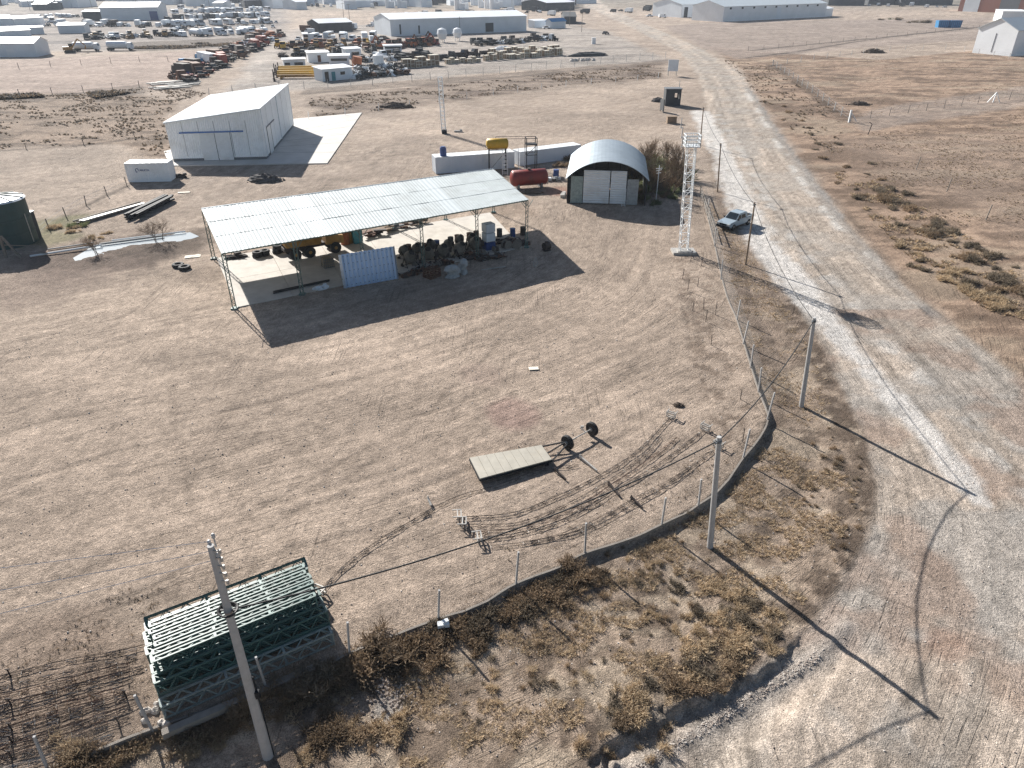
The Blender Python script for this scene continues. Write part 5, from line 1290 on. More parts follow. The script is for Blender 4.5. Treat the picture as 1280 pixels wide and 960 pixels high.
# ================================================================== FAR BUILDINGS
def bld(name, label, a, b, depth, h, rise, wall='far_wall', roof='far_white', gable='side', doors=(), wins=(), cat='building', rz_add=0, ov=.4, group=None):
    A, B = at0(*a), at0(*b); L_ = (B-A).length; rz = azim(A,B)+rz_add
    root = thing(name, label, cat, A, rz, group)
    D = depth; mb = MB()
    if gable == 'side':                                        # ridge parallel to the front
        mb.prism([(0,0),(D,0),(D,h),(D/2,h+rise),(0,h)], 0, L_, ax='X')
    elif gable == 'front':
        mb.prism([(0,0),(L_,0),(L_,h),(L_/2,h+rise),(0,h)], 0, D, ax='Y')
    else:
        mb.prism([(0,0),(D,0),(D,h+rise),(0,h)], 0, L_, ax='X')
    mb.build('wall', wall, root)
    mb = MB(); t = max(.12, h*.02)
    def slab(q): mb.add([Vector(p)+Vector((0,0,t+.02)) for p in q]+[Vector(p)+Vector((0,0,.02)) for p in q], [(0,1,2,3),(7,6,5,4),(0,4,5,1),(1,5,6,2),(2,6,7,3),(3,7,4,0)])
    if gable == 'side':
        e = ov*rise/(D/2)
        slab([(-ov,-ov,h-e),(L_+ov,-ov,h-e),(L_+ov,D/2,h+rise),(-ov,D/2,h+rise)]); slab([(-ov,D/2,h+rise),(L_+ov,D/2,h+rise),(L_+ov,D+ov,h-e),(-ov,D+ov,h-e)])
    elif gable == 'front':
        e = ov*rise/(L_/2)
        slab([(-ov,-ov,h-e),(L_/2,-ov,h+rise),(L_/2,D+ov,h+rise),(-ov,D+ov,h-e)]); slab([(L_/2,-ov,h+rise),(L_+ov,-ov,h-e),(L_+ov,D+ov,h-e),(L_/2,D+ov,h+rise)])
    else:
        slab([(-ov,-ov,h),(L_+ov,-ov,h),(L_+ov,D+ov,h+rise),(-ov,D+ov,h+rise)])
    mb.build('roof', roof, root)
    for (t0, t1, z0, z1, m_) in doors:
        mb = MB(); mb.box(((t0+t1)/2*L_,-.06,(z0+z1)/2*h),((t1-t0)*L_,.12,(z1-z0)*h)); mb.build('door', m_, root)
    for (t0, t1, z0, z1) in wins:
        mb = MB(); mb.box(((t0+t1)/2*L_,-.05,(z0+z1)/2*h),((t1-t0)*L_,.1,(z1-z0)*h)); mb.build('window', 'glass_dark', root)
    return root
bld('shed','long white shed with a ribbed gable at the left photo edge',(-50,72),(47,71),11,4.6,1.6,'far_wall',doors=[(.62,.72,0,.6,'far_white')])
bld('hangar','big white hangar behind the left vehicle yard',(128,26),(200,25),40,7.5,2.5,'far_wall',doors=[(.84,.98,0,.7,'blue_dark')],gable='side')
bld('shed','white lean-to roofed shed in front of the big hangar',(105,26),(163,25.5),9,5.2,.8,'far_dark',gable='mono')
bld('shed','small white shed standing alone among the left yard clutter',(74,42),(107,41.5),10,3.8,.9,'far_wall')
bld('shed','low long white shed in the left yard, nearest row',(-40,51),(40,46.5),7,3.2,.5,'far_wall')
bld('shed','low long white shed behind the nearest row at left',(-40,46),(56,42.5),6,3.2,.5,'far_wall')
bld('shed','pale bluish shed at the left photo edge in the far yard',(-40,37),(18,35),14,5,1.2,'far_wall')
bld('shed','pale greenish shed beside the bluish one in the far yard',(20,35),(57,32),14,4.5,1,'far_white')
bld('warehouse','very long white hall behind the crate yard',(489,45.5),(658,39),24,7.3,2.2,'far_wall',doors=[(.68,.74,.05,.62,'far_dark'),(.19,.2,.1,.6,'far_dark'),(.06,.07,.1,.7,'far_dark')],cat='hall')
bld('canopy','dark open shed with a pale curved roof in the scrap yard',(400,41),(441,39),14,4.4,1.6,'far_dark',gable='side')
bld('cabin','white cabin with a brown door, the longest in the yard',(386,78.5),(412,77.5),4.5,3.,.3,'far_white',doors=[(.45,.6,.05,.75,'rusty')],gable='mono')
bld('cabin','white cabin joined to the long one on its right',(433,73.5),(452,72.5),4.5,3.1,.3,'far_white',doors=[(.55,.75,.1,.9,'far_wall')],gable='mono')
bld('cabin','pale grey site cabin with a dark window strip',(412,82.5),(437,82),4,3,.25,'far_wall',wins=[(.1,.9,.5,.75)],gable='mono')
bld('cabin','pale grey cabin nearest the mesh fence with an open door',(404,102),(441,98.5),5,3.1,.4,'far_wall',wins=[(.6,.75,.45,.7)],doors=[(.08,.2,.0,.8,'glass_dark'),(.3,.42,0,.75,'teal')],gable='mono')
bld('cabin','small grey container cabin standing alone in the yard',(481,69.5),(502.5,69),3,3.3,.2,'far_wall',wins=[(.04,.96,.72,.88)],gable='mono')
bld('cabin','low white trailer cabin beside the yellow pipe rack',(355,84),(382,83),3,2.2,.2,'far_white',wins=[(.05,.3,.2,.6),(.5,.9,.2,.6)],gable='mono')
bld('hut','small pale hut right of the long hall',(668,35),(684,34),5,3.5,.5,'far_wall',gable='mono')
bld('hut','small hut with a blue roof right of the long hall',(689.5,36),(707,35),5,3.6,1.4,'far_wall','far_blue')
bld('shed','long white roofed building at the far end of the road',(683,14),(718,12.5),30,6,2.5,'far_dark',cat='building')
bld('warehouse','long white hall right of the road with a blue roof',(903,27.5),(1031,21),26,8.5,3.2,'far_white','white_roof',doors=[(.49,.53,0,.85,'far_wall')]+[(.05+.105*k,.066+.105*k,.82,.95,'far_dark') for k in range(9)],cat='hall')
bld('warehouse','white hall with a dark doorway behind the blue-roofed hall',(851,22),(905,20),30,8.,3.,'far_wall','white_roof',doors=[(.06,.14,0,.8,'far_dark')],cat='hall')
bld('shed','little white annex at the right end of the blue-roofed hall',(1031,21),(1040,20),8,5,1,'far_white')
r_ = bld('warehouse','white hall with a pale blue roof cut by the right photo edge',(1215,66),(1263,70.5),38,8.6,3.6,'far_white','white_roof',gable='front',doors=[(.48,.485,.1,.85,'far_dark')],cat='hall')
bld('factory','brick factory with tall grey doors at the upper right corner',(1197,14),(1330,19),40,16,3,'brick','far_dark',doors=[(.05,.2,0,.95,'far_wall'),(.4,.58,0,.95,'steel_grey'),(.72,.9,0,.95,'far_wall')],cat='factory')
bld('store','plain white block building below the brick factory',(1250,27.5),(1282,28),18,6,.5,'far_white',gable='mono')
for k, (x0, x1, y, h, w_, rf, lb) in enumerate([(1035,1080,7,9,'far_dark','far_dark','dark long block at the far right skyline, first from the road'),(1085,1120,6,8,'far_dark','far_wall','dark block with pale roof on the far right skyline'),(1125,1190,6.5,10,'far_dark','far_dark','dark long block on the far right skyline near the brick factory'),(705,720,30,4,'far_dark','far_dark','small dark shack beside the blue-roofed hut')]):
    bld('block', lb, (x0,y), (x1,y), 30, h, 2, w_, rf)
rr = random.Random(5)
for k in range(130):                                            # the far town
    x = rr.uniform(-60, 720); y = rr.choice([1,2,3,4,5,6,7,8,10,12])+rr.uniform(-1,1); w = rr.uniform(14,46) if y < 8 else rr.uniform(9,24)
    if 100 < x < 210 and y > 6: continue
    if 470 < x < 680 and y > 9.5: continue
    zone = 'at the far left skyline' if x < 240 else 'on the skyline above the scrap lane' if x < 480 else 'on the skyline behind the long hall'
    wl = rr.choice(['far_wall','far_wall','far_white','far_dark']); nm = {'far_wall':'grey-walled','far_white':'white','far_dark':'dark'}[wl]
    bld('shed', f'{nm} far shed with pale roof {zone}', (x,y), (x+w,y-rr.uniform(0,.6)), rr.uniform(15,45), rr.uniform(4,8), rr.uniform(.5,2.5), wl, rr.choice(['far_white','far_white','far_wall']), group=f'far {nm} sheds {zone}')
for k in range(16):
    x = rr.uniform(480, 680); y = rr.uniform(5, 13)
    simple('silo', 'slim pale silo among the far clutter behind the long hall', 'silo', lambda m: (m.lathe([(2.2,0),(2.2,9),(.2,11)],(0,0,0),12), m.box((4,0,2.5),(5,4,5))), 'far_white', at0(x,y), 0, 'silos behind the long hall')
# ================================================================== FAR VEHICLES AND MACHINES
VM = {}
def vmesh(kind, paint):
    k = (kind, paint)
    if k in VM: return VM[k]
    mb = MB()
    def wh(xs, w, r=.45):
        for x in xs:
            for y in (-w,w): mb.cyl((x,y-.13,r),(x,y+.13,r),r,10,2)
    if kind == 'car':
        mb.prism([(-2.1,.35),(-2.1,.85),(2.0,.85),(2.15,.35)],-.85,.85); mb.prism([(-1.7,.85),(-1.2,1.42),(.4,1.42),(1.1,.85)],-.75,.75,1); mb.box((-.4,0,1.44),(1.6,1.4,.05)); wh((-1.3,1.3),.8,.32)
    elif kind == 'pickup':
        mb.prism([(-2.6,.5),(-2.6,1.05),(2.5,1.0),(2.6,.5)],-.9,.9); mb.prism([(-.9,1.05),(-.8,1.7),(.4,1.7),(1.15,1.05)],-.78,.78,1); mb.box((-.2,0,1.72),(1.2,1.45,.06)); mb.box((-1.75,0,1.06),(1.5,1.5,.04),mi=2); wh((-1.6,1.6),.82,.38)
    elif kind == 'van':
        mb.prism([(-2.7,.4),(-2.7,2.3),(1.3,2.3),(2.1,1.35),(2.8,1.2),(2.8,.4)],-.95,.95); mb.add([(1.36,-.85,2.2),(1.36,.85,2.2),(2.12,.85,1.4),(2.12,-.85,1.4)],[(0,3,2,1)],1); mb.box((1.2,-.96,1.75),(1.1,.03,.6),mi=1); mb.box((1.2,.96,1.75),(1.1,.03,.6),mi=1); wh((-1.7,1.8),.88,.36)
    elif kind == 'box_truck':
        mb.box((-1.2,0,2.2),(5.6,2.4,2.5),mi=3); mb.prism([(1.8,.6),(1.8,2.7),(3.1,2.7),(3.6,1.7),(3.6,.6)],-1.1,1.1); mb.box((3.35,0,2.15),(.1,1.9,.8),tilt=('Y',-.5),mi=1); mb.box((-.5,0,.8),(7.4,.9,.25),mi=2); wh((-2.8,-1.7,2.6),1.0,.5)
    elif kind == 'flatbed':
        mb.box((-1.4,0,1.15),(6.6,2.4,.2),mi=2); mb.prism([(2.1,.6),(2.1,2.8),(3.4,2.8),(3.9,1.8),(3.9,.6)],-1.1,1.1); mb.box((3.65,0,2.3),(.1,1.9,.8),tilt=('Y',-.5),mi=1); mb.box((-.5,0,.8),(8,.9,.25),mi=2); mb.box((-1.2,.2,1.6),(3.5,1.6,.7),mi=3); wh((-3.6,-2.3,2.8),1.0,.5)
    elif kind == 'bus':
        mb.box((0,0,1.8),(9.5,2.5,2.7)); 
        for y in (-1.26,1.26): mb.box((0,y,2.2),(8.8,.04,.9),mi=1)
        mb.box((4.76,0,2.1),(.04,2.2,1.2),mi=1); wh((-3,3),1.1,.5)
    elif kind == 'tanker':
        mb.lathe([(.3,-4.6),(1.15,-4.4),(1.25,-4),(1.25,2.6),(1.15,3),(.3,3.2)],(0,0,2.1),14,3,Matrix.Rotation(PI/2,3,'Y')); mb.prism([(3.5,.6),(3.5,2.9),(4.8,2.9),(5.3,1.8),(5.3,.6)],-1.1,1.1); mb.box((5.06,0,2.3),(.1,1.9,.8),tilt=('Y',-.5),mi=1); mb.box((0,0,.8),(9.6,.9,.25),mi=2); wh((-4,-2.8,4.2),1.0,.5)
    elif kind == 'loader':
        mb.box((-.6,0,1.5),(3.2,1.6,1.2)); mb.box((-.4,0,2.6),(1.4,1.4,1.2),mi=1); mb.box((-.4,0,3.25),(1.6,1.6,.12)); mb.bar((.8,-.6,1.6),(3.0,-.6,.7),.25); mb.bar((.8,.6,1.6),(3.0,.6,.7),.25); mb.prism([(2.9,.2),(2.9,1.4),(3.9,.25)],-1.2,1.2,3); wh((-1.6,1.4),1.0,.75)
    elif kind == 'excavator':
        for y in (-1,1): mb.prism([(-1.9,.3),(-1.5,0),(1.5,0),(1.9,.3),(1.9,.6),(1.5,.9),(-1.5,.9),(-1.9,.6)],y-.3,y+.3,2)
        mb.box((-.5,0,1.6),(3.2,2.3,1.2)); mb.box((.6,.7,2.5),(1.4,1.0,1.5),mi=1); mb.bar((1,-.2,1.8),(3.6,-.2,4.8),.45); mb.bar((3.6,-.2,4.8),(5.6,-.2,2.6),.35); mb.prism([(5.2,1.3),(5.9,2.7),(5.9,1.3)],-.8,.4,3)
    elif kind == 'scrap':
        q = random.Random(hash(paint) % 97)
        for _ in range(12): mb.box((q.uniform(-1.8,1.8),q.uniform(-1.2,1.2),q.uniform(.2,1.4)),(q.uniform(.5,2.2),q.uniform(.4,1.6),q.uniform(.2,.9)),q.uniform(0,3),q.choice([0,0,2,3]),('X',q.uniform(-.5,.5)))
        for _ in range(8): mb.bar((q.uniform(-2,2),q.uniform(-1.3,1.3),.1),(q.uniform(-2,2),q.uniform(-1.3,1.3),2.0),.12,mi=q.choice([0,2]))
    VM[k] = mb.mesh(kind, [paint,'glass_dark','rubber','far_wall' if paint in ('far_white','far_wall','far_blue') else paint]); return VM[k]
CN = {'far_white':'white','far_wall':'grey','rusty':'rusty brown','rust_orange':'rusty orange','far_red':'red','yellow_paint':'yellow','ochre_paint':'ochre','far_dark':'dark','far_blue':'blue','rust_dark':'dark rusty','teal':'teal'}
KN = {'car':'car','pickup':'pickup','van':'van','box_truck':'box truck','flatbed':'flatbed truck','bus':'bus','tanker':'tank truck','loader':'wheel loader','excavator':'excavator','scrap':'machine scrap'}
def veh(kind, paint, p, rz, zone):
    nm = {'car':'parked_car','pickup':'parked_pickup','van':'parked_van','scrap':'machine_scrap','loader':'wheel_loader'}.get(kind, kind)
    if kind == 'scrap': p = p+Vector((0,0,-.05))
    o = bpy.data.objects.new(nm, vmesh(kind, paint)); COL.objects.link(o); o.location = p; o.rotation_euler = (0,0,rz)
    tag(o, f'{CN[paint]} {KN[kind]} {zone}', KN[kind], f'{CN[paint]} {KN[kind]}s {zone}')
def row(a, b, n, kinds, paints, zone, turn=PI/2, jit=1.5, seed=0):
    q = random.Random(seed); A, B = at0(*a), at0(*b); az = azim(A,B)
    for k in range(n):
        t = (k+.5)/n; p = A.lerp(B,t); p = p+Vector((q.gauss(0,jit*.4), q.gauss(0,jit), 0))
        veh(q.choice(kinds), q.choice(paints), p, az+turn+q.uniform(-.25,.25)+(PI if q.random() < .4 else 0), zone)
SC = ['rusty','rust_orange','rust_dark','far_white','rusty','far_red','rust_dark']
row((228,106),(352,44),46,['scrap','flatbed','pickup','box_truck','scrap','car'],SC,'in the scrap row beside the sandy lane',turn=.6,jit=1.6,seed=1)
row((218,100),(332,44),38,['scrap','flatbed','scrap','box_truck'],SC+['far_blue'],'in the second scrap row from the sandy lane',turn=.6,jit=2,seed=2)
row((300,62),(345,44),16,['pickup','car','van'],['far_white','far_white','far_wall'],'at the head of the scrap lane',jit=1.2,seed=3)
row((215,33),(342,29),40,['van','pickup','box_truck','car','bus'],['far_white','far_white','far_white','far_wall','far_dark'],'in the front row of the far left yard',jit=3,seed=4)
row((215,25),(335,21),36,['van','box_truck','bus','tanker'],['far_white','far_white','far_wall','far_dark'],'in the second row of the far left yard',jit=4,seed=5)
row((225,17),(335,14),30,['van','box_truck','bus'],['far_white','far_wall'],'in the back row of the far left yard',jit=6,seed=6)
row((40,23),(105,21),26,['car','van','pickup'],['far_white','far_white','far_wall','far_dark'],'in the parking lot left of the hangar',jit=6,seed=7)
row((100,50),(230,44),30,['scrap','flatbed','loader','pickup'],['rust_dark','ochre_paint','far_white','far_dark'],'on the dark ground before the hangar',jit=4,seed=8)
row((225,46),(325,42),15,['van','box_truck','tanker'],['far_white'],'along the dark earth bank at left',jit=2.5,seed=9)
for a, z in (((108,64),'left of two parked nose to tail by the pale field'),((150,63),'right of two parked nose to tail by the pale field')): veh('tanker','far_white',at0(*a),rng.uniform(-.1,.1),z)
veh('excavator','ochre_paint',at0(88,66),.4,'standing beside the white tank trucks')
row((350,60),(478,58),34,['loader','flatbed','scrap','pickup','loader'],['yellow_paint','ochre_paint','rust_orange','rusty','ochre_paint','far_white'],'in the machine row behind the white cabins',jit=2.5,seed=10)
row((480,62),(545,56),24,['scrap','excavator','loader'],['rusty','far_red','rust_dark','rust_orange'],'in the rusty heap before the long hall',jit=3,seed=11)
row((375,51),(470,50),18,['van','bus','pickup'],['far_white','far_wall','far_white'],'near the dark open shed',jit=3,seed=12)
row((440,98),(505,92),22,['scrap'],['rust_dark','far_white','rusty','far_dark'],'in the tangle behind the mesh fence',jit=1.6,seed=13)
row((442,90),(500,86),16,['scrap'],['rust_dark','far_white','far_dark'],'in the rear of the tangle behind the mesh fence',jit=1.6,seed=14)
row((592,57),(690,50),17,['flatbed','scrap','flatbed'],['far_dark','rust_dark','far_white'],'in the dark trailer row before the long hall',jit=2,seed=15)
row((545,76),(600,71),7,['flatbed','scrap'],['far_dark','rust_dark'],'between the tanks and the crates',jit=1.,turn=0,seed=16)
veh('car','far_white',at0(683,36),.3,'parked by the blue-roofed hut'); veh('pickup','far_wall',at0(812,21),.4,'parked left of the road halls'); veh('van','far_white',at0(828,22),.2,'parked nearest the road halls'); veh('car','far_dark',at0(757,43),.9,'on the track beside the far road')
row((690,20),(840,12),10,['car','box_truck','van'],['far_white','far_wall','far_dark'],'scattered at the far end of the road',jit=8,seed=17)
row((60,33),(215,33),26,['scrap','car','van','box_truck'],['far_white','far_dark','rust_dark','far_white'],'in the clutter beside the big hangar',jit=5,seed=21)
row((0,30),(70,28),14,['bus','van','car'],['far_white','far_wall'],'among the low sheds at far left',jit=6,seed=22)
row((210,38),(340,35),22,['scrap','car','pickup'],['far_white','far_dark','rust_dark','far_wall'],'in the low row of the far left yard',jit=3,seed=23)
row((360,70),(470,66),14,['scrap','loader','flatbed'],['ochre_paint','rust_dark','far_dark','rusty'],'scattered between the cabins and the machine row',jit=4,seed=24)
row((450,78),(540,70),14,['scrap','flatbed'],['rust_dark','far_dark','far_white'],'scattered right of the grey cabins',jit=4,seed=25)
row((385,40),(480,32),20,['van','box_truck','scrap','car'],['far_white','far_wall','far_dark','rusty'],'in the yard behind the dark open shed',jit=8,seed=26)
row((240,10),(480,8),34,['box_truck','van','bus','car'],['far_white','far_wall','far_dark'],'in the farthest yards above the scrap lane',jit=14,seed=27)
row((500,20),(690,14),22,['box_truck','van','car','scrap'],['far_white','far_wall','far_dark'],'behind the long hall',jit=8,seed=28)
row((1050,6),(1190,10),14,['car','van','box_truck'],['far_white','far_dark'],'by the far right skyline blocks',jit=8,seed=29)
for x, y, r_, lb in ((553,53,2.3,'white round tank left of two before the long hall'),(572,51,2.1,'white round tank right of two before the long hall')):
    simple('round_tank', lb, 'tank', lambda m: (m.lathe([(.1,.9),(r_*.7,1.4),(r_,r_+1.2),(r_*.8,r_*1.8+1.1),(.1,2*r_+1.3)],(0,0,0),14), m.cyl((-1,-1,0),(-1,-1,1.8),.15,6), m.cyl((1,-1,0),(1,-1,1.8),.15,6), m.cyl((0,1.2,0),(0,1.2,1.8),.15,6)), 'far_white', at0(x,y))
# crates, pallets
q = random.Random(9)
for (a, b, n, s_, m_, lb) in [((507,85),(545,82),6,(3.,2.,2.8),'wood','large brown crate in the near crate cluster'),((557,80),(600,77),9,(1.8,1.5,1.6),'crate_wood','small pale crate in the middle crate row'),((605,76),(700,69),22,(2.,1.6,2.2),'crate_wood','pale wooden crate in the long crate row'),((612,71),(695,65),18,(2.2,1.6,2.4),'wood','brown wooden crate in the rear crate row')]:
    A, B = at0(*a), at0(*b); mb = MB(); sx, sy, sz = s_
    mb.box((0,0,sz/2+.1),(sx-.1,sy-.1,sz-.1))
    for z in (.15,sz*.5,sz+.02): mb.box((0,-sy/2,z),(sx,.1,.14),mi=1); mb.box((0,sy/2,z),(sx,.1,.14),mi=1)
    for x in (-sx/2,0,sx/2): mb.box((x,-sy/2-.04,sz/2+.05),(.14,.06,sz),mi=1)
    mb.box((0,0,sz+.12),(sx,sy,.08),mi=1)
    me = mb.mesh('crate', [m_,'pale_card'])
    for k in range(n):
        o = bpy.data.objects.new('wooden_crate', me); COL.objects.link(o); o.location = A.lerp(B,(k+.5)/n)+Vector((q.gauss(0,.4),q.gauss(0,1.2),0)); o.rotation_euler = (0,0,azim(A,B)+q.uniform(-.2,.2)); o.scale = (q.uniform(.7,1.2),q.uniform(.8,1.2),q.uniform(.6,1.2))
        tag(o, lb, 'crate', lb.replace('crate in','crates in'))
simple('tarpaulin', 'black tarpaulin spread over low goods right of the crates', 'tarpaulin', lambda m: m.blob((0,0,0),(9.5,2.6,1.5),3,18,rough=.25), 'far_dark', at0(735,70), .35)
simple('white_sheet', 'white sheet thrown over crates in the long row', 'sheet', lambda m: m.blob((0,0,0),(5,2.5,3.),4,16,rough=.15), 'far_white', at0(628,68), .2)
simple('debris_pile', 'pale debris pile behind the mesh fence near the tarpaulin', 'debris pile', lambda m: [m.blob((q.uniform(-5,5),q.uniform(-1.2,1.2),0),(1.1,.8,.9),k,8) for k in range(16)], ['stone_pale'], at0(726,76), .3)
simple('tarpaulin', 'blue tarpaulin heap at the end of the scrap rows', 'tarpaulin', lambda m: m.blob((0,0,0),(1.8,1.4,1.9),6,12,rough=.3), 'blue_dark', at0(236,98), .2)
for k in range(14):                                            # pale beams
    a = at0(203+q.uniform(-4,30), 113-q.uniform(0,10)); 
    tag(MB().box((0,0,0),(q.uniform(5,10),.4,.3)).build('pale_beam', 'pale_steel', loc=a+Vector((0,0,.3+.2*q.random())), rz=q.uniform(.5,.9)), 'pale beam lying loose at the near end of the scrap rows', 'beam', 'pale beams near the scrap rows')
for k in range(11):                                            # yellow pipe rack
    t = k/10; p = at0(347,99).lerp(at0(350,89), t)
    o = MB(); o.cyl((0,0,.9+.35*(k%3)),(15.5,1.2,.9+.35*(k%3)),.34,8); o.box((1,0,.4),(.3,.8,.8)); o.box((14,1.1,.4),(.3,.8,.8)); o = o.build('yellow_pipe', 'yellow_paint' if k % 3 else 'ochre_paint', loc=p, rz=.02)
    tag(o, 'long yellow pipe lying on the rack beside the grey cabin', 'pipe', 'yellow pipes on the rack')
for k in range(9):
    simple('rack_post', 'dark upright post at the left end of the yellow pipe rack', 'post', lambda m: (m.box((0,0,1.3),(.25,.25,2.6)), m.box((0,0,.1),(.6,.6,.2))), 'rust_dark', at0(343+q.uniform(-2,6), 102-k*1.6), 0, 'posts of the yellow pipe rack')
for x, w, lb in ((1172.5,6.5,'blue skip container at left of the pair by the dirt lane'),(1187.5,6.5,'blue skip container at right of the pair by the dirt lane')):
    root = thing('skip_container', lb, 'container', at0(x,34.5), .12)
    mb = MB(); mb.prism([(0,0),(w,0),(w+.3,3.6),(-.3,3.6)],0,3.); mb.build('body', 'far_blue', root)
    mb = MB()
    for i in range(6): mb.box((.3+i*(w-.6)/5,-.08,1.7),(.2,.16,3.2))
    mb.box((w/2,-.1,3.55),(w+.7,.2,.25)); mb.build('rib', 'blue_dark', root)
for x, y, h in [(38,14,13),(62,12,15),(115,10,14),(172,12,15),(200,8,14),(262,9,15),(310,12,13),(438,34,12),(640,12,12),(660,30,9),(712,32,10),(727,40,9),(575,43,8),(330,46,9),(430,24,10)]:
    simple('street_pole', 'thin far pole rising above the distant yards', 'pole', lambda m: (m.cyl((0,0,0),(0,0,h),.16,6,r2=.1), m.bar((-1.2,0,h-.6),(1.2,0,h-.6),.14)), 'wood_grey', at0(x,y), 0, 'far poles above the distant yards')
simple('water_tower', 'slim blue-grey tower block on the skyline above the scrap lane', 'tower', lambda m: (m.box((0,0,5),(9,7,10)), m.box((0,0,10.2),(9.6,7.6,.5))), 'far_blue', at0(437,9))
simple('white_tank', 'white cylinder standing behind the tangle at the mesh fence', 'tank', lambda m: (m.cyl((0,0,0),(0,0,4.2),1.7,16), m.lathe([(1.7,4.2),(.2,4.8)],(0,0,0),16)), 'far_white', at0(474,87))
simple('rusty_tank', 'rusty round tank leaning beside the grey cabins', 'tank', lambda m: (m.cyl((0,0,.3),(0.6,0,3.6),1.5,16), m.bar((-1,0,0),(-1.4,0,3),.2)), 'rust_orange', at0(446,86))
simple('white_box', 'small white cabinet by the track fork near the far road', 'cabinet', lambda m: (m.box((0,0,1.2),(1.6,1.2,2.4)), m.box((0,0,2.45),(1.8,1.4,.1))), 'far_white', at0(742,55))
# ================================================================== VEGETATION
def shrub_mesh(seed, n, m_, spread=1., h=1., wid=.03, leaves=0):
    q = random.Random(seed); mb = MB()
    stems = [(q.gauss(0,.28)*spread, q.gauss(0,.28)*spread) for _ in range(max(5, n//40))]
    for k in range(n):
        bx, by = q.choice(stems); az = q.uniform(0,2*PI); el = q.uniform(.25,1.35); l = h*q.uniform(.35,1.)*(.6+.4*math.sin(el))
        p = Vector((bx+q.gauss(0,.06), by+q.gauss(0,.06), q.uniform(0,.25)*h)); d = Vector((math.cos(az)*math.cos(el), math.sin(az)*math.cos(el), math.sin(el)))
        e = p+d*l*.8; s_ = d.cross(Vector((q.gauss(0,1),q.gauss(0,1),q.gauss(0,1)))).normalized()*wid*q.uniform(.5,1.3)
        mid = p.lerp(e,.55)+Vector((q.gauss(0,.05),q.gauss(0,.05),q.gauss(0,.04)))*h
        mb.add([p-s_*.6, p+s_*.6, mid+s_, e, mid-s_], [(0,1,2,4),(4,2,3)], 0)
        for _ in range(leaves):
            c = p.lerp(e, q.uniform(.4,1)); a = Vector((q.gauss(0,1),q.gauss(0,1),q.gauss(0,1))).normalized()*wid*1.6; b_ = a.cross(Vector((q.gauss(0,1),q.gauss(0,1),q.gauss(0,1)))).normalized()*wid*1.6
            mb.add([c-a,c+b_,c+a,c-b_],[(0,1,2,3)],0)
    return mb.mesh('shrub', m_)
SH = {m_: [shrub_mesh(k*7+i, 420, 'shrub_'+m_, 1.2, 1., .022, 1) for i in range(3)] for k, m_ in enumerate(('brown','grey','gold','green'))}
TF = {m_: [shrub_mesh(90+k*7+i, 130, 'shrub_'+m_, .6, 1., .016, 0) for i in range(2)] for k, m_ in enumerate(('brown','grey','gold'))}
def plant(px, py, s_, kind, label, grp, name='dry_shrub', lib=SH, hh=.75):
    o = bpy.data.objects.new(name, rng.choice(lib[kind])); COL.objects.link(o); o.location = at(px,py)-Vector((0,0,.04)); o.rotation_euler = (0,0,rng.uniform(0,6.3)); k = s_*rng.uniform(.8,1.25); o.scale = (k*rng.uniform(.9,1.3),k*rng.uniform(.9,1.3),k*hh*rng.uniform(.8,1.2))
    tag(o, label, 'tuft' if name == 'grass_tuft' else 'shrub', grp)
def scatter_line(pts, n, jx, jy, s0, s1, kinds, label, name='dry_shrub', lib=SH, hh=.75):
    P = [Vector((x,y,0)) for x, y in pts]; L_ = [(b-a).length for a, b in zip(P[:-1],P[1:])]; T = sum(L_)
    for k in range(n):
        d = rng.random()*T
        for i, l in enumerate(L_):
            if d <= l: break
            d -= l
        p = P[i].lerp(P[i+1], d/l); kd = rng.choice(kinds)
        cn = {'brown':'brown','grey':'greyish','gold':'straw-coloured','green':'dull green'}[kd]
        lb = f'{cn} dry {"grass tuft" if name == "grass_tuft" else "shrub"} {label}'
        plant(p.x+rng.gauss(0,jx), p.y+rng.gauss(0,jy), rng.uniform(s0,s1), kd, lb, lb.replace('shrub','shrubs').replace('tuft','tufts'), name, lib, hh)
scatter_line([(330,868),(400,848),(470,826),(530,804),(585,790),(640,765),(690,740),(730,716)],60,14,9,.45,1.05,['brown','brown','grey','brown'],'along the shaded foot of the plinth fence')
scatter_line([(370,855),(450,840),(520,822),(480,815)],18,16,8,.5,.9,['brown','grey'],'in the thick clump right of the girder stack')
scatter_line([(770,890),(830,860),(880,835),(930,805),(955,780),(930,765),(900,770)],42,18,15,.35,.75,['gold','grey','gold','grey','brown'],'on the verge bank above the road',hh=.6)
scatter_line([(460,900),(560,870),(680,830),(780,780),(860,730),(760,720),(840,690)],120,44,26,.2,.55,['gold','brown','grey'],'scattered over the open verge','grass_tuft',TF)
scatter_line([(840,760),(880,740),(910,770),(870,800)],16,14,12,.3,.55,['gold','grey','gold'],'higher up the verge bank above the road')
scatter_line([(100,950),(200,935),(290,910),(250,925),(330,890)],22,14,8,.5,.9,['brown','brown','gold'],'at the lower left below the girder stack')
scatter_line([(690,950),(740,935),(790,940),(830,915)],16,14,10,.3,.6,['gold','gold','brown'],'in the dry gutter at the bottom edge','grass_tuft',TF)
scatter_line([(380,940),(420,935),(470,905),(500,940),(410,905)],12,14,10,.4,.75,['gold','brown'],'near the foot of the foreground pole')
scatter_line([(1040,690),(1060,640),(1055,590),(1030,560),(1010,640)],60,12,16,.2,.5,['brown','grey','brown'],'along the dark road shoulder bend','grass_tuft',TF)
scatter_line([(1065,226),(1090,240),(1125,258),(1165,280),(1190,300),(1225,325),(1262,352),(1290,375)],56,14,9,.5,1.3,['grey','brown','grey'],'on the bank right of the road')
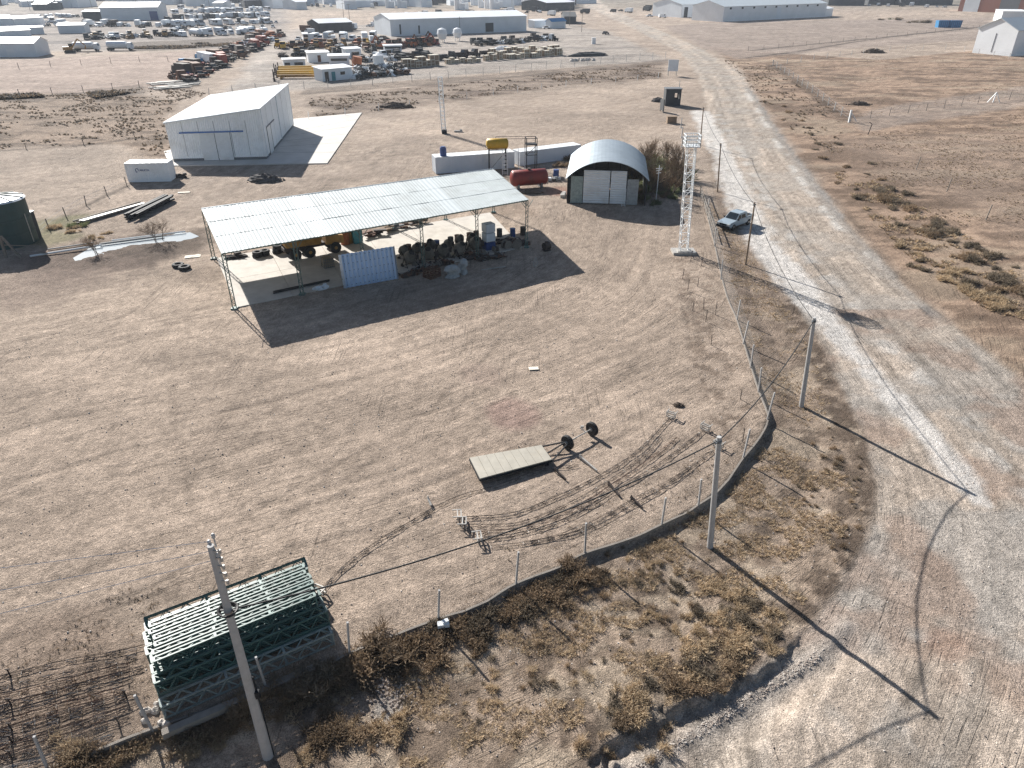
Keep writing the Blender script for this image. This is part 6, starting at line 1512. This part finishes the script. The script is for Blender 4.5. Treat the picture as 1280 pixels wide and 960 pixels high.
scatter_line([(1120,290),(1160,320),(1200,350),(1235,378),(1280,398),(1150,322)],36,12,8,.5,1.1,['gold','gold','grey'],'at the road edge of the right bank')
scatter_line([(960,120),(1000,160),(1040,195),(1075,225)],16,10,8,.5,.9,['brown','grey'],'along the upper right road edge')
scatter_line([(860,700),(820,690),(780,705)],6,20,8,.3,.5,['brown','gold'],'between the two concrete pole shadows','grass_tuft',TF)
scatter_line([(1105,22),(1120,24),(1135,27),(1150,29),(1165,30)],8,3,.8,1.8,3.2,['green','grey'],'in the hedge left of the blue skips','hedge_bush')
def bare_tree(label, px, py, h, seed, grp=None, spread=1., lo=0):
    q = random.Random(seed); root = thing('bare_tree', label, 'tree', at(px,py), 0, grp)
    tr, tw = MB(), MB()
    def grow(p, d, l, r, lev):
        e = p+d*l; (tr if lev < 2 else tw).cyl(p, e, r, 5 if lev < 2 else 3, r2=r*.6, caps=False)
        if lev >= 4: return
        for k in range(q.choice((4,4,5)) if lev else 6):
            a = Vector((q.gauss(0,1),q.gauss(0,1),q.gauss(.35,.7))).normalized(); nd = (d*.9+a*(.55 if lev else .75)*spread).normalized()
            grow(p.lerp(e, q.uniform(.45,1.)), nd, l*q.uniform(.5,.8), r*.5, lev+1)
    for _ in range(3): grow(Vector((q.gauss(0,.25),q.gauss(0,.25),-.1)), Vector((q.gauss(0,.25),q.gauss(0,.25),1)).normalized(), h*.42, .06*h/4, 0)
    tr.build('trunk', 'bark', root); tw.build('crown', 'shrub_brown', root)
TG = [(792,243),(806,232),(815,246),(828,238),(838,247),(846,236),(836,222),(820,218),(808,212),(800,225),(848,222),(828,205),(812,200),(842,206)]
for k, (x, y) in enumerate(TG): bare_tree('bare twiggy bush in the thicket right of the arched hut', x, y, rng.uniform(3.6,5.2), 300+k, 'bushes right of the arched hut', .8)
bare_tree('bare leafless bush at the right end of the pond', 198, 301, 3.2, 401, spread=1.1)
bare_tree('bare leafless bush at the left end of the pond', 120, 317, 2.6, 402, spread=1.1)
scatter_line([(805,250),(830,252),(845,248),(690,200),(700,205),(705,212)],14,6,4,.8,1.5,['green','brown'],'under the thicket by the arched hut','thicket_bush')
scatter_line([(800,238),(815,232),(830,228),(842,236),(835,215),(815,215),(800,228)],20,8,10,1.6,3.0,['green','green','grey'],'filling the thicket right of the arched hut','thicket_bush',hh=.9)
scatter_line([(60,285),(75,290),(95,280),(85,298),(130,300)],14,8,4,.4,.8,['green','gold'],'in the damp grass near the green tank')
# scrub far off and loose ground cover: stuff
def scrub(name, polys, n, s0, s1, mats, seed, blades=7, hh=.8, dens=None, wd=.2):
    q = np.random.default_rng(seed); mb = MB(); rr = random.Random(seed)
    for pts, k in polys:
        P = gpts(pts); lo, hi = P.min(0), P.max(0); c = 0
        while c < n*k:
            X = q.uniform(lo[0],hi[0],3000); Y = q.uniform(lo[1],hi[1],3000)
            ok = (poly_sd(X,Y,P) > 0) & (fbm(X*(dens or .12),Y*(dens or .12)*1.6,3,seed) > .5)
            X, Y = X[ok], Y[ok]; Zg = hfun(X,Y) if len(X) else []
            for x, y, z in zip(X,Y,Zg):
                if c >= n*k: break
                c += 1; s_ = rr.uniform(s0,s1); mi = rr.randrange(len(mats))
                for _ in range(blades):
                    az = rr.uniform(0,2*PI); l = s_*rr.uniform(.5,1.); e = Vector((math.cos(az)*l*.8, math.sin(az)*l*.8, l*hh*rr.uniform(.5,1.2))); w = Vector((-math.sin(az),math.cos(az),0))*s_*wd
                    p = Vector((x,y,z-.03)); mb.add([p-w,p+w,p+e*.6+w*.8+Vector((0,0,.1*s_)),p+e,p+e*.6-w*.8+Vector((0,0,.1*s_))],[(0,1,2,4),(4,2,3)],mi)
    o = mb.build(name, mats); o['kind'] = 'stuff'; return o
scrub('dry_scrub', [([(-80,124),(130,117),(215,126),(212,200),(150,178),(0,186),(-80,192)],.36),([(382,124),(600,102),(828,79),(826,97),(700,107),(560,126),(400,150)],.34),([(60,120),(215,106),(262,118),(215,128)],.12),([(905,75),(966,84),(1060,152),(1040,190),(985,160)],.12)], 4200, .3,.8, ['shrub_brown','shrub_grey','shrub_brown'], 5, dens=.2, hh=.45)
scrub('hedge_scrub', [([(165,60),(240,55),(330,50),(335,55),(240,60),(165,64)],.5),([(-40,122),(50,118),(55,122),(-40,127)],.25),([(110,118),(175,108),(180,114),(120,124)],.25)], 2600, .5,1.3, ['shrub_brown','shrub_grey','bark'], 15, dens=.05, hh=.7)
scrub('field_scrub', [([(960,86),(1100,66),(1290,85),(1290,118),(1063,150)],.5),([(1000,165),(1060,170),(1290,140),(1290,330),(1100,235)],.5)], 5000, .12,.36, ['shrub_brown','shrub_gold','shrub_brown'], 6, dens=.15, hh=.45)
scrub('verge_grass', [([(960,545),(900,620),(800,678),(700,718),(600,765),(437,830),(330,880),(460,955),(690,958),(790,893),(930,838),(1045,700),(1075,600)],.8),([(885,250),(925,410),(955,500),(1010,530),(1050,500),(960,345)],.2)], 13000, .08,.28, ['shrub_gold','shrub_brown','shrub_gold','shrub_gold'], 7, blades=8, dens=.5, wd=.045)
scrub('bank_brush', [([(1040,215),(1090,225),(1170,270),(1230,310),(1290,355),(1290,410),(1230,385),(1150,335),(1085,270)],1.)], 1700, .18,.5, ['shrub_grey','shrub_brown','shrub_gold','shrub_gold'], 17, blades=14, dens=.35, wd=.06)
scrub('yard_weeds', [([(200,705),(0,830),(0,955),(190,905)],.6),([(620,690),(900,560),(955,520),(900,605),(740,685),(560,765)],.4)], 900, .06,.2, ['shrub_brown','shrub_grey','rust_dark'], 8, blades=9, dens=.7, wd=.05)
# loose stones
def stones(name, polys, n, s0, s1, mats, seed):
    q = np.random.default_rng(seed); mb = MB(); rr = random.Random(seed)
    for pts, k in polys:
        P = gpts(pts); lo, hi = P.min(0), P.max(0); c = 0
        while c < n*k:
            X = q.uniform(lo[0],hi[0],2000); Y = q.uniform(lo[1],hi[1],2000); ok = poly_sd(X,Y,P) > 0; X, Y = X[ok], Y[ok]; Zg = hfun(X,Y)
            for x, y, z in zip(X,Y,Zg):
                if c >= n*k: break
                c += 1; s_ = s0+(s1-s0)*rr.random()**3; t0 = rr.uniform(0,6)
                vs = [(x+s_*math.cos(t0+i*1.257)*rr.uniform(.7,1.2), y+s_*math.sin(t0+i*1.257)*rr.uniform(.7,1.2), z-.02) for i in range(5)]+[(x+s_*.55*math.cos(t0+i*1.257), y+s_*.55*math.sin(t0+i*1.257), z+s_*rr.uniform(.5,.9)) for i in range(5)]
                mb.add(vs, [(i,(i+1)%5,5+(i+1)%5,5+i) for i in range(5)]+[(5,6,7,8,9)], rr.randrange(len(mats)))
    o = mb.build(name, mats); o['kind'] = 'stuff'
YARD = [(0,420),(250,400),(350,440),(740,350),(850,330),(930,470),(950,520),(880,600),(640,720),(400,800),(0,955)]
stones('loose_stones', [(YARD,.55),([(1100,560),(1280,560),(1280,958),(800,958),(1000,800)],.10),([(960,545),(700,718),(437,830),(460,955),(690,958),(1045,700)],.15)], 7000, .015,.065, ['stone','stone','stone_pale'], 9)
stones('windrow_gravel', [([(765,962),(846,912),(910,873),(967,837),(1024,805),(1030,816),(970,850),(912,887),(850,925),(790,962)],1.)], 1300, .02,.06, ['stone','stone','stone_pale'], 10)

# ================================================================== LIGHT, WORLD, CAMERA
SUN_EL, SUN_AZ = R(29.5), math.atan2(.803,-.595)               # direction towards the sun
sd = Vector((math.cos(SUN_AZ)*math.cos(SUN_EL), math.sin(SUN_AZ)*math.cos(SUN_EL), math.sin(SUN_EL)))
sl = bpy.data.lights.new('Sun','SUN'); sl.energy = 5.0; sl.angle = R(.5); sl.color = (1.,.965,.91)
so = bpy.data.objects.new('Sun', sl); COL.objects.link(so); so.rotation_euler = (-sd).to_track_quat('-Z','Y').to_euler()
w = bpy.data.worlds.new('World'); scene.world = w; w.use_nodes = True
nt = w.node_tree; bg = nt.nodes['Background']; sky = nt.nodes.new('ShaderNodeTexSky'); sky.sky_type = 'NISHITA'; sky.sun_disc = False
sky.sun_elevation = SUN_EL; sky.sun_rotation = math.atan2(sd.x, sd.y); sky.altitude = 200; sky.air_density = 1.; sky.dust_density = 1.; sky.ozone_density = 1.
nt.links.new(sky.outputs[0], bg.inputs[0]); bg.inputs[1].default_value = .05
vs = scene.view_settings; scene.display_settings.display_device = 'sRGB'; vs.view_transform = 'Standard'; vs.look = 'None'; vs.gamma = 1; vs.exposure = .95
cd = bpy.data.cameras.new('Camera'); cd.sensor_width = 36; cd.lens = F/1280*36; cd.clip_start = .5; cd.clip_end = 9000
co = bpy.data.objects.new('Camera', cd); COL.objects.link(co); co.location = (0,0,CAM_H); co.rotation_euler = (R(90-PITCH),0,0)
scene.camera = co
scene.cycles.use_denoising = True; scene.cycles.denoiser = 'OPENIMAGEDENOISE'; scene.cycles.denoising_input_passes = 'RGB_ALBEDO_NORMAL'; scene.cycles.denoising_prefilter = 'NONE'; scene.cycles.sample_clamp_indirect = 4; scene.cycles.use_adaptive_sampling = False; scene.cycles.max_bounces = 6; scene.cycles.transparent_max_bounces = 12
# ------------------------------------------------------------------ the dusty air
def haze():
    zt, zb = 60., -3.; x0, x1, y0, y1 = -4600., 4600., -300., 4500.
    mb = MB(); mb.box(((x0+x1)/2,(y0+y1)/2,(zt+zb)/2),(x1-x0,y1-y0,zt-zb))
    m = bpy.data.materials.new('haze_air'); m.use_nodes = True; nt = m.node_tree; nt.nodes.clear()
    out = nt.nodes.new('ShaderNodeOutputMaterial'); v = nt.nodes.new('ShaderNodeVolumePrincipled')
    v.inputs['Color'].default_value = (.80,.88,1,1); v.inputs['Density'].default_value = HAZE; v.inputs['Anisotropy'].default_value = .2
    nt.links.new(v.outputs[0], out.inputs['Volume']); MATS['haze_air'] = m
    o = mb.build('haze', 'haze_air'); o['kind'] = 'stuff'
HAZE = .00013
haze()
